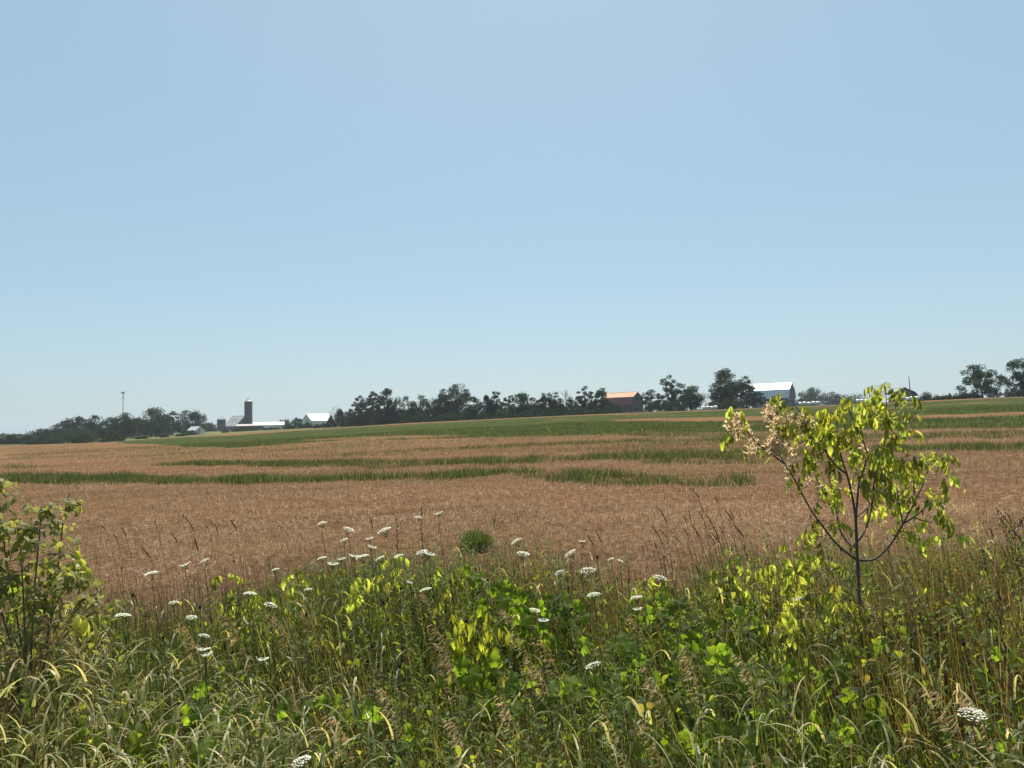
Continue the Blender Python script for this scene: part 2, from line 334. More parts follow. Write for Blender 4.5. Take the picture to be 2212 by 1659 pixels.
def far_tree(kind, px, top, w, dist, label, cat='tree', group=None, tint=1.0, lean=0.0):
    rng = np.random.default_rng(int(px * 7 + top * 13))
    p = at(px, top, dist); x, y = p[0], p[1]; gz = float(ground_z(x, y)) - .15
    H = max(p[2] - gz, 1.0) * 1.03; W = w * dist / FPX * 1.2
    name = {'r': 'deciduous_tree', 'o': 'deciduous_tree', 'c': 'cedar_tree', 'b': 'bush', 't': 'slender_tree'}[kind]
    root = thing(name, label, cat, (x, y, gz), group=group)
    base = {'r': .06, 'o': .10, 'c': .02, 'b': .0, 't': .08}[kind] * H
    nc = {'r': 64, 'o': 46, 'c': 56, 'b': 34, 't': 30}[kind]
    Hc = H - base
    if kind == 'c':
        t = rng.uniform(0, 1, nc) ** 1.1; th = rng.uniform(0, 6.283, nc)
        R = W / 2 * np.clip(1.02 - t, .05, 1) ** .7 * rng.uniform(.55, .95, nc)
        C = np.stack([R * np.cos(th), R * np.sin(th), base + t * Hc * .97], 1); cr_ = W * (.24 - .13 * t)
        flat = np.full(nc, 1.3)
    else:
        u = rng.normal(size=(nc, 3)); u /= np.linalg.norm(u, axis=1)[:, None]
        rad = rng.uniform(.18, .92, nc) ** .6
        if kind == 'b': u[:, 2] = np.abs(u[:, 2]) * 1.1 - .12
        C = u * rad[:, None] * [W * .46, W * .46, Hc * (.50 if kind != 'b' else .86)]
        C[:, 2] += base + (Hc * .5 if kind != 'b' else .05 * Hc)
        if kind in 'ro':                         # skirts reaching down to the undergrowth
            k = nc // 4; th = rng.uniform(0, 6.283, k); q = rng.uniform(0, .42, k) ** .5 * W
            C[-k:] = np.stack([np.cos(th) * q * .75, np.sin(th) * q * .75, rng.uniform(.08, .45, k) * H], 1)
        # an uneven outline: a few lobes pushed out or pulled in
        k = fbm(np.arctan2(C[:, 1], C[:, 0]) * 1.4 + 9, C[:, 2] / H * 4, int(px)); C[:, :2] *= (.72 + .56 * k)[:, None]
        if kind in 'ot': C[:, :2] *= (.65 + .5 * np.sin(np.clip(C[:, 2] / H, 0, 1) * 3.0))[:, None]
        cr_ = W * rng.uniform(.10, .19, nc) if kind in 'ro' else W * rng.uniform(.14, .24, nc)
        if kind == 'o': cr_ = cr_ * .88
        flat = rng.uniform(.55, .85, nc)
        C[0] = [rng.uniform(-.08, .08) * W, 0, H - cr_[0] * flat[0]]
        C[:, 2] = np.minimum(C[:, 2], H - cr_ * flat * .8); C[:, 2] = np.maximum(C[:, 2], cr_ * flat * .5)
    if lean: C[:, 0] += lean * W * np.clip(C[:, 2] / H, 0, 1)
    leaf = max(.36, dist / 260 * .40)
    per = int(np.clip(W * H * (10.5 if kind != 'o' else 8.5) / (leaf * leaf) / nc, 24, 260))
    n = nc * per; ci = np.repeat(np.arange(nc), per)
    u = rng.normal(size=(n, 3)); u /= np.linalg.norm(u, axis=1)[:, None]
    P = C[ci] + u * (cr_[ci] * rng.uniform(.25, 1.08, n) ** .6)[:, None] * np.stack([np.ones(n), np.ones(n), flat[ci]], 1)
    P[:, 2] = np.maximum(P[:, 2], .1)
    nrm = u + rng.normal(size=(n, 3)) * .8; nrm /= np.linalg.norm(nrm, axis=1)[:, None]
    V, Fq_ = leaf_quads(P, nrm, np.full(n, leaf), rng)
    b0 = {'r': (.028, .058, .018), 'o': (.033, .066, .020), 'c': (.019, .040, .016), 'b': (.033, .062, .020), 't': (.038, .062, .026)}[kind]
    cc = np.array(b0) * .74 * tint * (rng.uniform(.75, 1.3, nc)[ci] * rng.uniform(.8, 1.2, n))[:, None] * np.array([rng.uniform(.9, 1.2), 1, rng.uniform(.85, 1.15)])
    mk('crown', V, Fq_, m_leaf_far, root, np.repeat(cc, 4, 0))
    if kind != 'b':
        mb = MB(); r0 = max(.1, H * .022) * (1.3 if kind in 'ro' else 1)
        top_ = np.array([lean * W * .6, 0, base + Hc * .72])
        tz = np.linspace(0, 1, 6)[:, None]
        Pn = tz * top_ + np.stack([np.sin(tz[:, 0] * 5 + px) * .02 * H, 0 * tz[:, 0], 0 * tz[:, 0]], 1)
        mb.tube(Pn, np.linspace(r0, r0 * .3, 6), 6)
        if kind != 'c':
            for q in rng.choice(nc, min(12, nc), replace=False):
                s_ = Pn[rng.integers(1, 5)]; e_ = C[q]; mid_ = (s_ + e_) / 2 + [0, 0, -.03 * H]
                mb.tube([s_, mid_, e_], [r0 * .42, r0 * .28, r0 * .12], 4)
        mb.build('trunk', m_bark, root)
    else:
        mb = MB()
        for q in range(4):
            a = rng.uniform(0, 6.28); mb.tube([(0, 0, 0), (math.cos(a) * W * .12, math.sin(a) * W * .12, H * .3), (math.cos(a) * W * .25, math.sin(a) * W * .25, H * .6)], [.06, .05, .02], 4)
        mb.build('stem', m_bark, root)
    return root

def dead_tree(px, top, w, dist, label, group=None, name='dead_tree'):
    rng = np.random.default_rng(int(px)); p = at(px, top, dist); gz = float(ground_z(p[0], p[1])) - .1; H = p[2] - gz; W = w * dist / FPX
    root = thing(name, label, 'tree', (p[0], p[1], gz), group=group); tr = MB(); br = MB()
    tr.tube([(0, 0, 0), (.1, 0, H * .35), (0, .1, H * .6)], [H * .022, H * .017, H * .01], 6)
    def grow(s_, d_, L, r, lev):
        e_ = s_ + d_ * L; mid_ = (s_ + e_) / 2 + rng.normal(size=3) * L * .05
        br.tube([s_, mid_, e_], [r, r * .8, r * .5], 4)
        if lev < 3:
            for k in range(3):
                nd = d_ + rng.normal(size=3) * [.5, .5, .3]; nd[2] = abs(nd[2]) + .15; nd /= np.linalg.norm(nd)
                grow(s_ + (e_ - s_) * rng.uniform(.45, 1), nd, L * rng.uniform(.5, .75), r * .55, lev + 1)
    for k in range(4):
        a = k * 1.6 + rng.uniform(0, .8); d_ = np.array([math.cos(a) * W / H * .8, math.sin(a) * W / H * .5, 1]); d_ /= np.linalg.norm(d_)
        grow(np.array([0, 0, H * rng.uniform(.3, .55)]), d_, H * .25, H * .009, 0)
    V = np.concatenate(br.v); zmax = V[:, 2].max()
    for arr in br.v: arr[:, 2] *= H / zmax if zmax > H else 1
    tr.build('trunk', m_deadwood, root); br.build('branch', m_deadwood, root)

GW = 'trees of the left-hand wood'; GH = 'hedgerow trees along the far field edge'; GB = 'bushes along the far field edge'; GF = 'shrubs round the left-hand farm'; GR = 'trees and bushes right of the red barn'
TREES = [
 # kind, px, top, width, dist, label, group, tint
 ('b', 6, 939, 30, 385, 'hazy grey-green bush cut off by the left picture edge', GW, 1.2),
 ('r', 31, 937, 26, 380, 'small hazy tree nearest the left picture edge', GW, 1.2),
 ('r', 58, 941, 30, 375, 'low rounded hazy tree just left of the wood', GW, 1.1),
 ('r', 92, 927, 26, 480, 'small tree at the left end of the wood with a ragged top', GW, 1.05),
 ('r', 107, 926, 28, 480, 'smooth round-topped tree at the low left end of the wood', GW, 1.05),
 ('b', 81, 942, 36, 350, 'dark low bush in front of the wood, farthest left', GW, .9),
 ('b', 122, 945, 34, 350, 'dark flat bush second from the left before the wood', GW, .9),
 ('r', 131, 929, 30, 440, 'short rounded tree below the first tall tree of the wood', GW, 1.0),
 ('r', 143, 904, 40, 450, 'first tall tree of the left-hand wood', GW, 1.0),
 ('r', 176, 901, 42, 455, 'broad tall tree second from the left in the wood', GW, 1.0),
 ('r', 204, 898, 36, 450, 'third tall tree of the wood with a tufted top', GW, 1.0),
 ('b', 170, 921, 62, 400, 'wide lighter bush mass at the foot of the wood', GW, 1.15),
 ('b', 176, 938, 36, 340, 'very dark bush in front of the wide lighter bush', GW, .75),
 ('b', 236, 931, 44, 340, 'large dark rounded bush standing out before the middle of the wood', GW, .8),
 ('r', 236, 903, 46, 440, 'tree behind the large dark bush, left of the mast', GW, 1.0),
 ('o', 268, 892, 54, 455, 'spreading tree with feathery top right under the mast', GW, 1.1),
 ('c', 275, 906, 32, 430, 'dark egg-shaped cedar at the front of the wood', GW, .8),
 ('r', 326, 881, 66, 450, 'tallest broad tree in the right half of the wood', GW, 1.0),
 ('r', 338, 905, 58, 430, 'lower dark tree in front of the tallest tree of the wood', GW, .85),
 ('o', 374, 889, 34, 450, 'narrow loose tree between the two big trees of the wood', GW, 1.1),
 ('r', 414, 887, 56, 470, 'dense round tree behind the small white cottage', GW, .9),
 ('b', 299, 943, 9, 380, 'tiny bush in the meadow below the wood, left one of a pair', GF, .9),
 ('b', 311, 942, 12, 375, 'tiny bush in the meadow below the wood, right one of a pair', GF, .9),
 ('b', 356, 938, 14, 385, 'small dark bush alone in the meadow below the tallest tree', GF, .7),
 ('b', 390, 938, 17, 390, 'small dark bush to the left of the white cottage', GF, .7),
 ('b', 411, 930, 34, 415, 'flat green shrub along the front of the white cottage', GF, 1.0),
 ('r', 449, 914, 26, 620, 'hazy round tree between the white cottage and the short silo', GF, 1.2),
 ('b', 487, 932, 13, 450, 'small dark shrub in the grass below the short silo', GF, .75),
 ('b', 521, 927, 34, 470, 'tangled shrub clump before the lean-to of the grey barn', GF, 1.0),
 ('b', 549, 924, 22, 480, 'shrub right of the tangled clump before the tall silo', GF, 1.0),
 ('b', 576, 926, 16, 470, 'small shrub before the left half of the long low shed', GF, .95),
 ('b', 593, 925, 20, 470, 'shrub before the right half of the long low shed', GF, .9),
 ('o', 614, 905, 26, 620, 'loose grey-green tree at the right end of the long low shed', GF, 1.25),
 ('b', 623, 917, 28, 450, 'dark rounded bush left of the white gabled barn', GF, .75),
 ('r', 643, 902, 22, 520, 'smooth olive round tree against the left gable of the white barn', GF, 1.1),
 ('b', 649, 913, 15, 450, 'little bush at the foot of the white barn gable', GF, 1.0),
 ('b', 665, 911, 19, 460, 'dark bush in front of the corner of the white gabled barn', GF, .8),
 ('b', 684, 916, 14, 400, 'small dark bush before the long wall of the white barn', GF, .8),
 ('b', 698, 914, 18, 400, 'dark bush at the right end of the white barn wall', GF, .8),
 ('c', 714, 900, 20, 370, 'small dark cedar below the bare tree by the white barn', GH, .8),
 ('c', 734, 885, 26, 350, 'pointed dark cedar right of the bare tree', GH, .8),
 ('o', 752, 884, 30, 520, 'pale hazy tree behind the pointed cedar', GH, 1.25),
 ('b', 772, 880, 50, 318, 'large smooth dark round bush at the left end of the hedgerow', GH, .7),
 ('o', 776, 856, 36, 345, 'open tree rising behind the large round bush', GH, 1.0),
 ('o', 805, 847, 36, 340, 'tall clumpy tree second in the hedgerow from the left', GH, 1.0),
 ('o', 834, 841, 42, 335, 'tall tree with a high ragged head, third in the hedgerow', GH, 1.0),
 ('c', 842, 868, 36, 318, 'dark pointed cedar in front of the third hedgerow tree', GH, .8),
 ('r', 808, 880, 44, 330, 'dark lower tree filling the gap behind the large round bush', GH, .8),
 ('o', 873, 857, 50, 320, 'broad flat-topped tree left of the airy pale tree', GH, 1.05),
 ('o', 913, 854, 46, 320, 'airy light tree with sky showing between its branches', GH, 1.25),
 ('b', 869, 906, 28, 300, 'low bush at the foot of the broad flat-topped tree', GB, .9),
 ('b', 903, 894, 48, 300, 'mounded bush under the airy light tree', GB, .95),
 ('b', 937, 901, 20, 290, 'small bush just left of the foot of the biggest hedgerow tree', GB, .95),
 ('r', 955, 850, 52, 310, 'left shoulder tree leaning on the biggest hedgerow tree', GH, .95),
 ('r', 983, 831, 64, 312, 'biggest tallest dark tree in the middle of the hedgerow', GH, .9),
 ('b', 973, 887, 62, 288, 'wide bush band under the biggest hedgerow tree', GB, .95),
 ('o', 1022, 857, 36, 300, 'thin greyish tree right of the biggest hedgerow tree', GH, 1.1),
 ('c', 1050, 858, 34, 295, 'dark steep-sided cedar right of the thin greyish tree', GH, .85),
 ('o', 1071, 847, 36, 296, 'peaked tree right behind the steep-sided cedar', GH, .95),
 ('b', 1048, 892, 38, 276, 'bush at the foot of the steep-sided cedar', GB, 1.0),
 ('b', 1086, 884, 36, 280, 'pale bush between the peaked tree and the next tall tree', GB, 1.2),
 ('o', 1101, 855, 30, 300, 'slim pale tree left of the dense tree mid hedgerow', GH, 1.15),
 ('r', 1128, 847, 50, 292, 'dense dark tree with a crowned top, right of the slim pale tree', GH, .9),
 ('b', 1107, 893, 30, 272, 'round low bush in front of the slim pale tree', GB, .95),
 ('b', 1137, 885, 36, 272, 'bush with a pointed middle before the dense dark tree', GB, .95),
 ('o', 1160, 866, 22, 292, 'small tree filling the dip right of the dense dark tree', GH, 1.0),
 ('t', 1176, 850, 24, 288, 'slim tree just left of the bare branches near the red barn', GH, 1.0),
 ('r', 1199, 848, 42, 286, 'round bushy tree under the bare branches near the red barn', GH, .9),
 ('b', 1190, 883, 58, 268, 'long dark bush at the hedgerow foot below the bare branches', GB, .8),
 ('o', 1236, 858, 34, 284, 'low light tree right of the bare branches', GH, 1.15),
 ('o', 1264, 835, 36, 282, 'tall spindly tree second left of the red barn', GH, 1.0),
 ('o', 1297, 838, 42, 282, 'tree overlapping the left end of the red barn', GH, 1.0),
 ('b', 1252, 881, 50, 266, 'bush thicket below the spindly tree', GB, .95),
 ('b', 1296, 883, 42, 266, 'bush thicket at the left front corner of the red barn', GB, .85),
 ('b', 1398, 872, 20, 620, 'far hazy bush seen between the red barn and the next tree', GR, 1.3),
 ('o', 1404, 843, 38, 290, 'spreading flat-topped tree right beside the red barn', GR, .95),
 ('o', 1449, 811, 44, 300, 'tall narrow-headed tree above the clump right of the red barn', GR, .9),
 ('r', 1425, 863, 44, 282, 'dark lower tree in the clump right of the red barn', GR, .85),
 ('r', 1492, 835, 62, 284, 'broad bushy tree at the right end of the red barn clump', GR, .85),
 ('b', 1460, 866, 52, 276, 'dark undergrowth below the tall narrow-headed tree', GR, .8),
 ('b', 1538, 850, 16, 620, 'pale far tree left of the big dark tree', GR, 1.3),
 ('r', 1574, 797, 62, 300, 'big dark tall tree left of the silver-roofed barn', GR, .85),
 ('r', 1560, 822, 52, 292, 'left flank tree of the big dark tall tree', GR, .85),
 ('b', 1575, 860, 62, 280, 'dark undergrowth at the foot of the big dark tall tree', GR, .8),
 ('o', 1611, 814, 32, 300, 'thin ragged tree between the big dark tree and the silver-roofed barn', GR, .95),
 ('o', 1632, 839, 28, 298, 'small tree overlapping the left end of the silver-roofed barn', GR, .9),
 ('b', 1733, 856, 40, 640, 'low hazy bush line just right of the silver-roofed barn', GR, 1.1),
 ('r', 1751, 838, 50, 640, 'hazy dome-shaped tree right of the silver-roofed barn', GR, 1.1),
 ('r', 1796, 847, 40, 650, 'second hazy round tree right of the silver-roofed barn', GR, 1.1),
 ('b', 1836, 851, 66, 650, 'hazy wooded slope falling away behind the sapling', GR, 1.15),
 ('b', 1999, 846, 26, 330, 'small grey-green bush right of the dark gabled shed', GR, 1.1),
 ('b', 2030, 853, 28, 262, 'first bush of the low hedge right of the dark shed', GR, .85),
 ('b', 2056, 850, 26, 262, 'second bush of the low hedge right of the dark shed', GR, .85),
 ('b', 2080, 847, 26, 260, 'taller bush of the low hedge beside the lone windswept tree', GR, .85),
 ('b', 2104, 842, 28, 262, 'dark bush round the trunk of the lone windswept tree', GR, .8),
 ('b', 2204, 844, 32, 258, 'dark bush below the tree at the right picture edge', GR, .8),
]
for q, px in enumerate(np.linspace(764, 1316, 16)):
    TREES.append(('b', float(px), float(np.interp(px, [760, 1000, 1316], [893, 879, 870])) + 4 * math.sin(q * 2.1), 58, 345 - .05 * (px - 760) * .9,
                  f'dark thicket behind the hedgerow trees, {["first","second","third","fourth","fifth","sixth","seventh","eighth","ninth","tenth","eleventh","twelfth","thirteenth","fourteenth","fifteenth","sixteenth"][q]} from the left', 'thickets behind the hedgerow', .75))
for k, px, tp, w, d, lb, gp, tint in TREES:
    far_tree(k, px, tp, w, d, lb, 'bush' if k == 'b' else 'tree', gp, tint)
far_tree('o', 2118, 789, 58, 262, 'lone windswept tree with layered open branches on the right skyline', 'tree', GR, .85, -.12)
far_tree('o', 2212, 773, 60, 262, 'tall clumpy tree cut by the right picture edge', 'tree', GR, .85)
dead_tree(722, 873, 30, 420, 'bare leafless grey tree beside the white gabled barn')
dead_tree(1222, 840, 24, 290, 'bare broken branches of a dead tree in the hedgerow')
dead_tree(1609, 808, 8, 302, 'thin dead spike rising from the ragged tree by the silver-roofed barn')
for q, px in enumerate((2138, 2154, 2176)):
    far_tree('t', px, 843 - q, 13, 620, ['leftmost', 'middle', 'rightmost'][q] + ' of three faint far trees right of the lone windswept tree', 'tree', 'faint far trees on the right', 1.3)
# the wooded horizon far off reads as one mass
rng = np.random.default_rng(5); PP = []
for k in range(420):
    a = rng.uniform(-.72, .72); d = rng.uniform(900, 1900); x, y = math.sin(a) * d, math.cos(a) * d; z = float(ground_z(x, y))
    hh = rng.uniform(4, 9) * (1 if a < .35 else .55); n = 90
    u = rng.normal(size=(n, 3)); u /= np.linalg.norm(u, axis=1)[:, None]; u[:, 2] = np.abs(u[:, 2])
    PP.append(np.array([x, y, z]) + u * [hh * 2.2, hh * 1.2, hh] * rng.uniform(.5, 1, (n, 1)))
PP = np.concatenate(PP); nrm = rng.normal(size=PP.shape); nrm /= np.linalg.norm(nrm, axis=1)[:, None]
V, Fq_ = leaf_quads(PP, nrm, np.full(len(PP), 3.2), rng)
o = mk('distant_woodland', V, Fq_, m_leaf_far, col=np.tile([[.05, .07, .03]], (len(V), 1))); o['kind'] = 'stuff'
o['label'] = 'faint far-off woodland along the horizon'; o['category'] = 'woodland'
# ------------------------------------------------------------------ farm buildings
m_grey_board = solid('weathered_grey_boards', (.20, .18, .165), .9, .3, 2.2, (3, 3, .25))
m_brown_board = solid('weathered_brown_boards', (.13, .105, .095), .9, .3, 2.2, (3, 3, .25))
m_stone = solid('field_stone', (.25, .235, .215), .9, .3, 2.5, bump=.3)
m_white_wall = solid('white_painted_siding', (.70, .71, .70), .6, .06, 1.2)
m_dark = solid('painted_interior_shade', (.012, .012, .013), .95, .2, 1)  # near-black colour standing for the unlit inside of doorways and windows
m_tin = solid('galvanised_roof', (.72, .74, .77), .5, .08, .25, spec=.6, metal=.55, second=(.62, .64, .67))
m_white_tin = solid('white_metal_roof', (.82, .82, .81), .48, .03, .25, spec=.7, metal=.25)
m_rust_top = solid('rusty_tin_sunlit', (.50, .21, .10), .65, .3, .5, (1, 1, 1), spec=.25, second=(.62, .33, .19))  # rusty upper slope, with the sunlit brightness painted into its colour
m_rust_low = solid('rusty_tin_shaded', (.27, .085, .07), .6, .12, .4, spec=.35)  # same rusty roof lower down, darkened in colour where the sun only grazes
m_grey_roof = solid('grey_roof_reflections', (.30, .30, .30), .5, .25, .35, spec=.5, second=(.50, .51, .52), contrast=(.45, .52))  # pale blotches paint the metal's reflections into the grey
m_concrete = solid('silo_staves', (.09, .09, .092), .9, .2, 1.5, (1, 1, 4))
m_steel = solid('grey_steel', (.32, .33, .34), .5, .15, 2, spec=.5)
m_tan_roof = solid('faded_tan_roof', (.46, .42, .36), .6, .12, .8)
m_bale = solid('white_bale_wrap', (.82, .82, .80), .35, .05, 1, spec=.5)
m_pole = solid('weathered_pole', (.14, .11, .085), .9, .2, 3, (1, 1, .2))

def spot(px, dist):
    r = ray(px, 880); x, y = r[0] * dist, r[1] * dist
    return x, y, float(ground_z(x, y)), math.atan2(r[0], r[1])

def barn(name, label, px_corner, dist, theta, L, Wd, eave, brk, ridge, m_wall, m_up, m_low, gable_right=True, dz=0.0, door=None, base_h=1.2, windows=(), panels=0):
    """long side faces the camera, one gable end turned towards it; the near corner stands at px_corner.
    local x runs along the ridge, y across; corner (0,0) is the near front corner"""
    x, y, z, azm = spot(px_corner, dist)
    rz = -(azm + theta) if gable_right else -azm + theta
    root = thing(name, label, 'shed' if 'shed' in name else ('cottage' if 'cottage' in name else 'barn'), (x, y, z - .3 + dz), rz)
    x0, x1 = (-L, 0) if gable_right else (0, L)
    t = .22
    ins = .32 if brk else .5                    # where the gambrel breaks, as a share of the half width
    prof = [(0, eave)] + ([(Wd * .5 * .28, brk)] if brk else []) + [(Wd / 2, ridge)] + ([(Wd - Wd * .5 * .28, brk)] if brk else []) + [(Wd, eave)]
    wall = MB()
    # gable walls as solid slabs, side walls between them
    for a, b in ((x0, x0 + t), (x1 - t, x1)): wall.prism([(0, base_h), (Wd, base_h)] + prof[::-1], a, b)
    dlist = door or []
    xs = [x0 + t] + [v for d_ in sorted(dlist) for v in d_[:2]] + [x1 - t]
    for k in range(0, len(xs), 2):
        if xs[k + 1] > xs[k]: wall.box((xs[k], .003, base_h), (xs[k + 1], t, eave))
    for d_ in sorted(dlist): wall.box((d_[0], .003, d_[2]), (d_[1], t, eave))
    wall.box((x0 + t, Wd - t, base_h), (x1 - t, Wd - .003, eave))
    wall.build('wall', m_wall, root)
    f = MB(); f.box((x0 - .06, -.06, -.5), (x1 + .06, Wd + .06, base_h - .004)) if not dlist else None
    if dlist:
        xs2 = [x0 - .06] + [v for d_ in sorted(dlist) for v in d_[:2]] + [x1 + .06]
        for k in range(0, len(xs2), 2): f.box((xs2[k], -.06, -.5), (xs2[k + 1], t, base_h - .004))
        f.box((x0 - .06, t + .01, -.5), (x1 + .06, Wd + .06, .12))
        f.box((x0 - .06, Wd - t, .125), (x1 + .06, Wd + .06, base_h - .004))
        f.box((x1 - t, t + .01, .125), (x1 + .06, Wd - t - .01, base_h - .004)); f.box((x0 - .06, t + .01, .125), (x0 + t, Wd - t - .01, base_h - .004))
    f.build('foundation', m_stone, root)
    def slope(p, q, nm, mat, over=.0):
        d_ = np.array(q) - np.array(p); d_ = d_ / np.linalg.norm(d_); nr = np.array([-d_[1], d_[0]])
        if nr[1] < 0: nr = -nr
        a = np.array(p) - d_ * over + nr * .02; b = np.array(q) + nr * .02; th = .14
        k = max(1, panels)
        ww = (L + .8) / k
        for j in range(k):
            m_ = MB(); m_.prism([tuple(a), tuple(b), tuple(b + nr * th), tuple(a + nr * th)], x0 - .4 + j * ww + (.0 if k == 1 else .12), x0 - .4 + (j + 1) * ww)
            m_.build(nm, mat, root)
    if brk:
        slope(prof[0], prof[1], 'roof_lower_slope', m_low, .5); slope(prof[1], prof[2], 'roof_upper_slope', m_up, .12)
        slope(prof[4], prof[3], 'roof_lower_slope', m_low, .5); slope(prof[3], prof[2], 'roof_upper_slope', m_up, .12)
    else:
        slope(prof[0], prof[1], 'roof_slope', m_up, .5); slope(prof[2], prof[1], 'roof_slope', m_up, .5)
    c = MB(); c.prism([(Wd/2 - .35, ridge + .02), (Wd/2 + .35, ridge + .02), (Wd/2, ridge + .34)], x0 - .45, x1 + .45); c.build('ridge_cap', m_up, root)
    for d_ in dlist:
        o_ = MB(); o_.box((d_[0] + .03, t + .35, .14), (d_[1] - .03, t + .5, d_[2] - .03)); o_.build('doorway_shade_panel', m_dark, root)  # dark panel set back in the opening paints the interior's shade
        fr = MB()
        for u in (d_[0] - .16, d_[1]): fr.box((u, -.09, 0), (u + .16, -.064, d_[2]))
        fr.box((d_[0] - .16, -.09, d_[2]), (d_[1] + .16, -.064, d_[2] + .16)); fr.build('door_frame', m_wall, root)
    gx = x1 if gable_right else x0; sg = 1 if gable_right else -1
    for (yy, zz, w_, h_) in windows:
        o_ = MB(); o_.box((min(gx, gx + sg * .03), yy, zz), (max(gx, gx + sg * .03), yy + w_, zz + h_)); wv = o_.build('window', m_dark, root)
        fr = MB(); e = sorted((gx + sg * .004, gx + sg * .06))
        fr.box((e[0], yy - .1, zz - .1), (e[1], yy + w_ + .1, zz - .002)); fr.build('window_sill', m_wall, wv)
        fr = MB(); fr.box((e[0], yy - .1, zz + h_ + .002), (e[1], yy + w_ + .1, zz + h_ + .1)); fr.build('lintel', m_wall, wv)
    return root

barn('gambrel_barn', 'weathered barn with rust-red gambrel roof behind the hedgerow', 1364, 330, math.radians(29), 15, 11, 4.1, 7.3, 9.4, m_brown_board, m_rust_top, m_rust_low,
     door=[(-8.3, -5.0, 3.0)], base_h=1.0, windows=[(3.2, 1.6, 1.0, .9), (5.6, 1.5, 1.0, .9), (7.9, 1.6, .9, .9), (4.9, 6.2, 1.0, 1.1)])
barn('gambrel_barn', 'tall barn with shining silver gambrel roof right of the big dark tree', 1704, 400, math.radians(17), 19, 11.5, 5.2, 9.2, 12.5, m_grey_board, m_white_tin, m_tin,  # greyer tin on the lower slope puts its shade into the colour
     door=[(-12.0, -5.5, 3.9)], base_h=1.0, windows=[(5.2, 8.0, 1.0, 1.2)])
barn('barn', 'grey gabled barn with light-reflecting metal roof beside the tall silo', 508, 560, math.radians(54), 14, 16, 3.6, 0, 10.6, m_grey_board, m_grey_roof, m_grey_roof,
     base_h=1.0, windows=[(7.2, 5.4, 1.2, 1.2)])
barn('barn', 'white gabled barn with pale metal roof beside the bare tree', 673, 470, math.radians(39), 16, 9, 4.9, 0, 8.8, m_white_wall, m_white_tin, m_white_tin, gable_right=False, base_h=.8, windows=[(4.0, 4.4, 1.0, 1.2)])
barn('long_shed', 'long low white shed with bright metal roof right of the silo', 612, 565, math.radians(4), 24.5, 8, 3.2, 0, 5.0, m_white_wall, m_white_tin, m_white_tin, base_h=.5, panels=4)
barn('cottage', 'small white cottage with light roof in front of the dense round tree', 421.5, 430, math.radians(50), 6.0, 5.8, 2.6, 0, 4.5, m_white_wall, m_tin, m_tin, base_h=.35, windows=[(2.5, 2.3, .8, .8)])
barn('gabled_shed', 'dark gabled shed showing behind the rise between two poles', 1926, 300, math.radians(84), 9, 9.0, 1.9, 3.7, 5.4, m_brown_board, m_grey_board, m_grey_board, base_h=.5)

def lean_to():
    x, y, z, azm = spot(541, 545); root = thing('lean_to', 'low tan-roofed lean-to in front of the grey barn and silo', 'lean-to', (x, y, z), -azm)
    m = MB(); m.prism([(-1.0, 2.9), (3.2, 4.1), (3.2, 4.25), (-1.0, 3.05)], -9.3, 9.0); m.build('roof', m_tan_roof, root)
    m = MB(); m.box((-8.8, 2.7, -.3), (8.6, 2.9, 3.9)); m.box((-8.8, -.4, -.3), (-8.6, 2.69, 3.0)); m.build('wall', m_grey_board, root)
    for k in range(6):
        m = MB(); m.box((-8.5 + k * 3.35, -.6, -.3), (-8.3 + k * 3.35, -.4, 3.0)); m.build('post', m_pole, root)
lean_to()

def silo(px, dist, r, H, label, hoop):
    x, y, z, azm = spot(px, dist); root = thing('silo', label, 'silo', (x, y, z - .3), -azm)
    th = np.linspace(0, 6.2832, 29)[:-1]
    for k in range(12):                          # stave courses with a hoop between
        m = MB(); m.tube([(0, 0, k * H / 12 + .06), (0, 0, (k + 1) * H / 12 - .03)], r, 28); m.build('stave_course', m_concrete, root, smooth=False)
    m = MB(); m.tube([(0, 0, 0), (0, 0, H - .05)], r - .12, 24); m.build('core', m_concrete, root)
    for k in range(1, 12):
        m = MB(); P = np.stack([np.cos(th) * (r + .04), np.sin(th) * (r + .04), np.full(28, k * H / 12)], 1); m.tube(np.concatenate([P, P[:1]]), .05, 4); m.build('hoop', m_steel, root)
    m = MB(); m.tube([(0, 0, H), (0, 0, H + .35)], r + .12, 28); m.build('rim', m_white_tin, root)
    if hoop:
        m = MB()
        for q in range(5):
            a = q * math.pi / 5; t = np.linspace(0, math.pi, 9)
            m.tube(np.stack([np.cos(t) * math.cos(a) * r * .7, np.cos(t) * math.sin(a) * r * .7, H + .3 + np.sin(t) * 1.8], 1), .07, 4)
        m.build('dome_frame', m_steel, root)
    else:
        m = MB()
        for j in range(6):
            a0, a1 = j * math.pi / 12, (j + 1) * math.pi / 12
            m.tube([(0, 0, H + .35 + math.sin(a0) * 1.0), (0, 0, H + .35 + math.sin(a1) * 1.0 + .001)], [math.cos(a0) * r, max(.05, math.cos(a1) * r)], 24)
        m.build('dome', m_white_tin, root, smooth=True)
        m = MB(); t = np.linspace(0, math.pi, 9); m.tube(np.stack([np.cos(t) * .9 - .3, 0 * t - .4, H + 1.0 + np.sin(t) * 1.6], 1), .22, 6); m.build('filler_pipe', m_steel, root)
    m = MB(); m.tube([(-r * .3, -r - .35, .5), (-r * .3, -r - .35, H)], .38, 8); m.build('chute', m_concrete, root)
    m = MB()
    for s_ in (-.22, .22): m.tube([(r * .4 + s_, -r - .05, .5), (r * .4 + s_, -r - .05, H)], .03, 4)
    for k in range(int(H / .5)): m.tube([(r * .4 - .22, -r - .05, .6 + k * .5), (r * .4 + .22, -r - .05, .6 + k * .5)], .025, 4)
    m.build('ladder', m_steel, root)
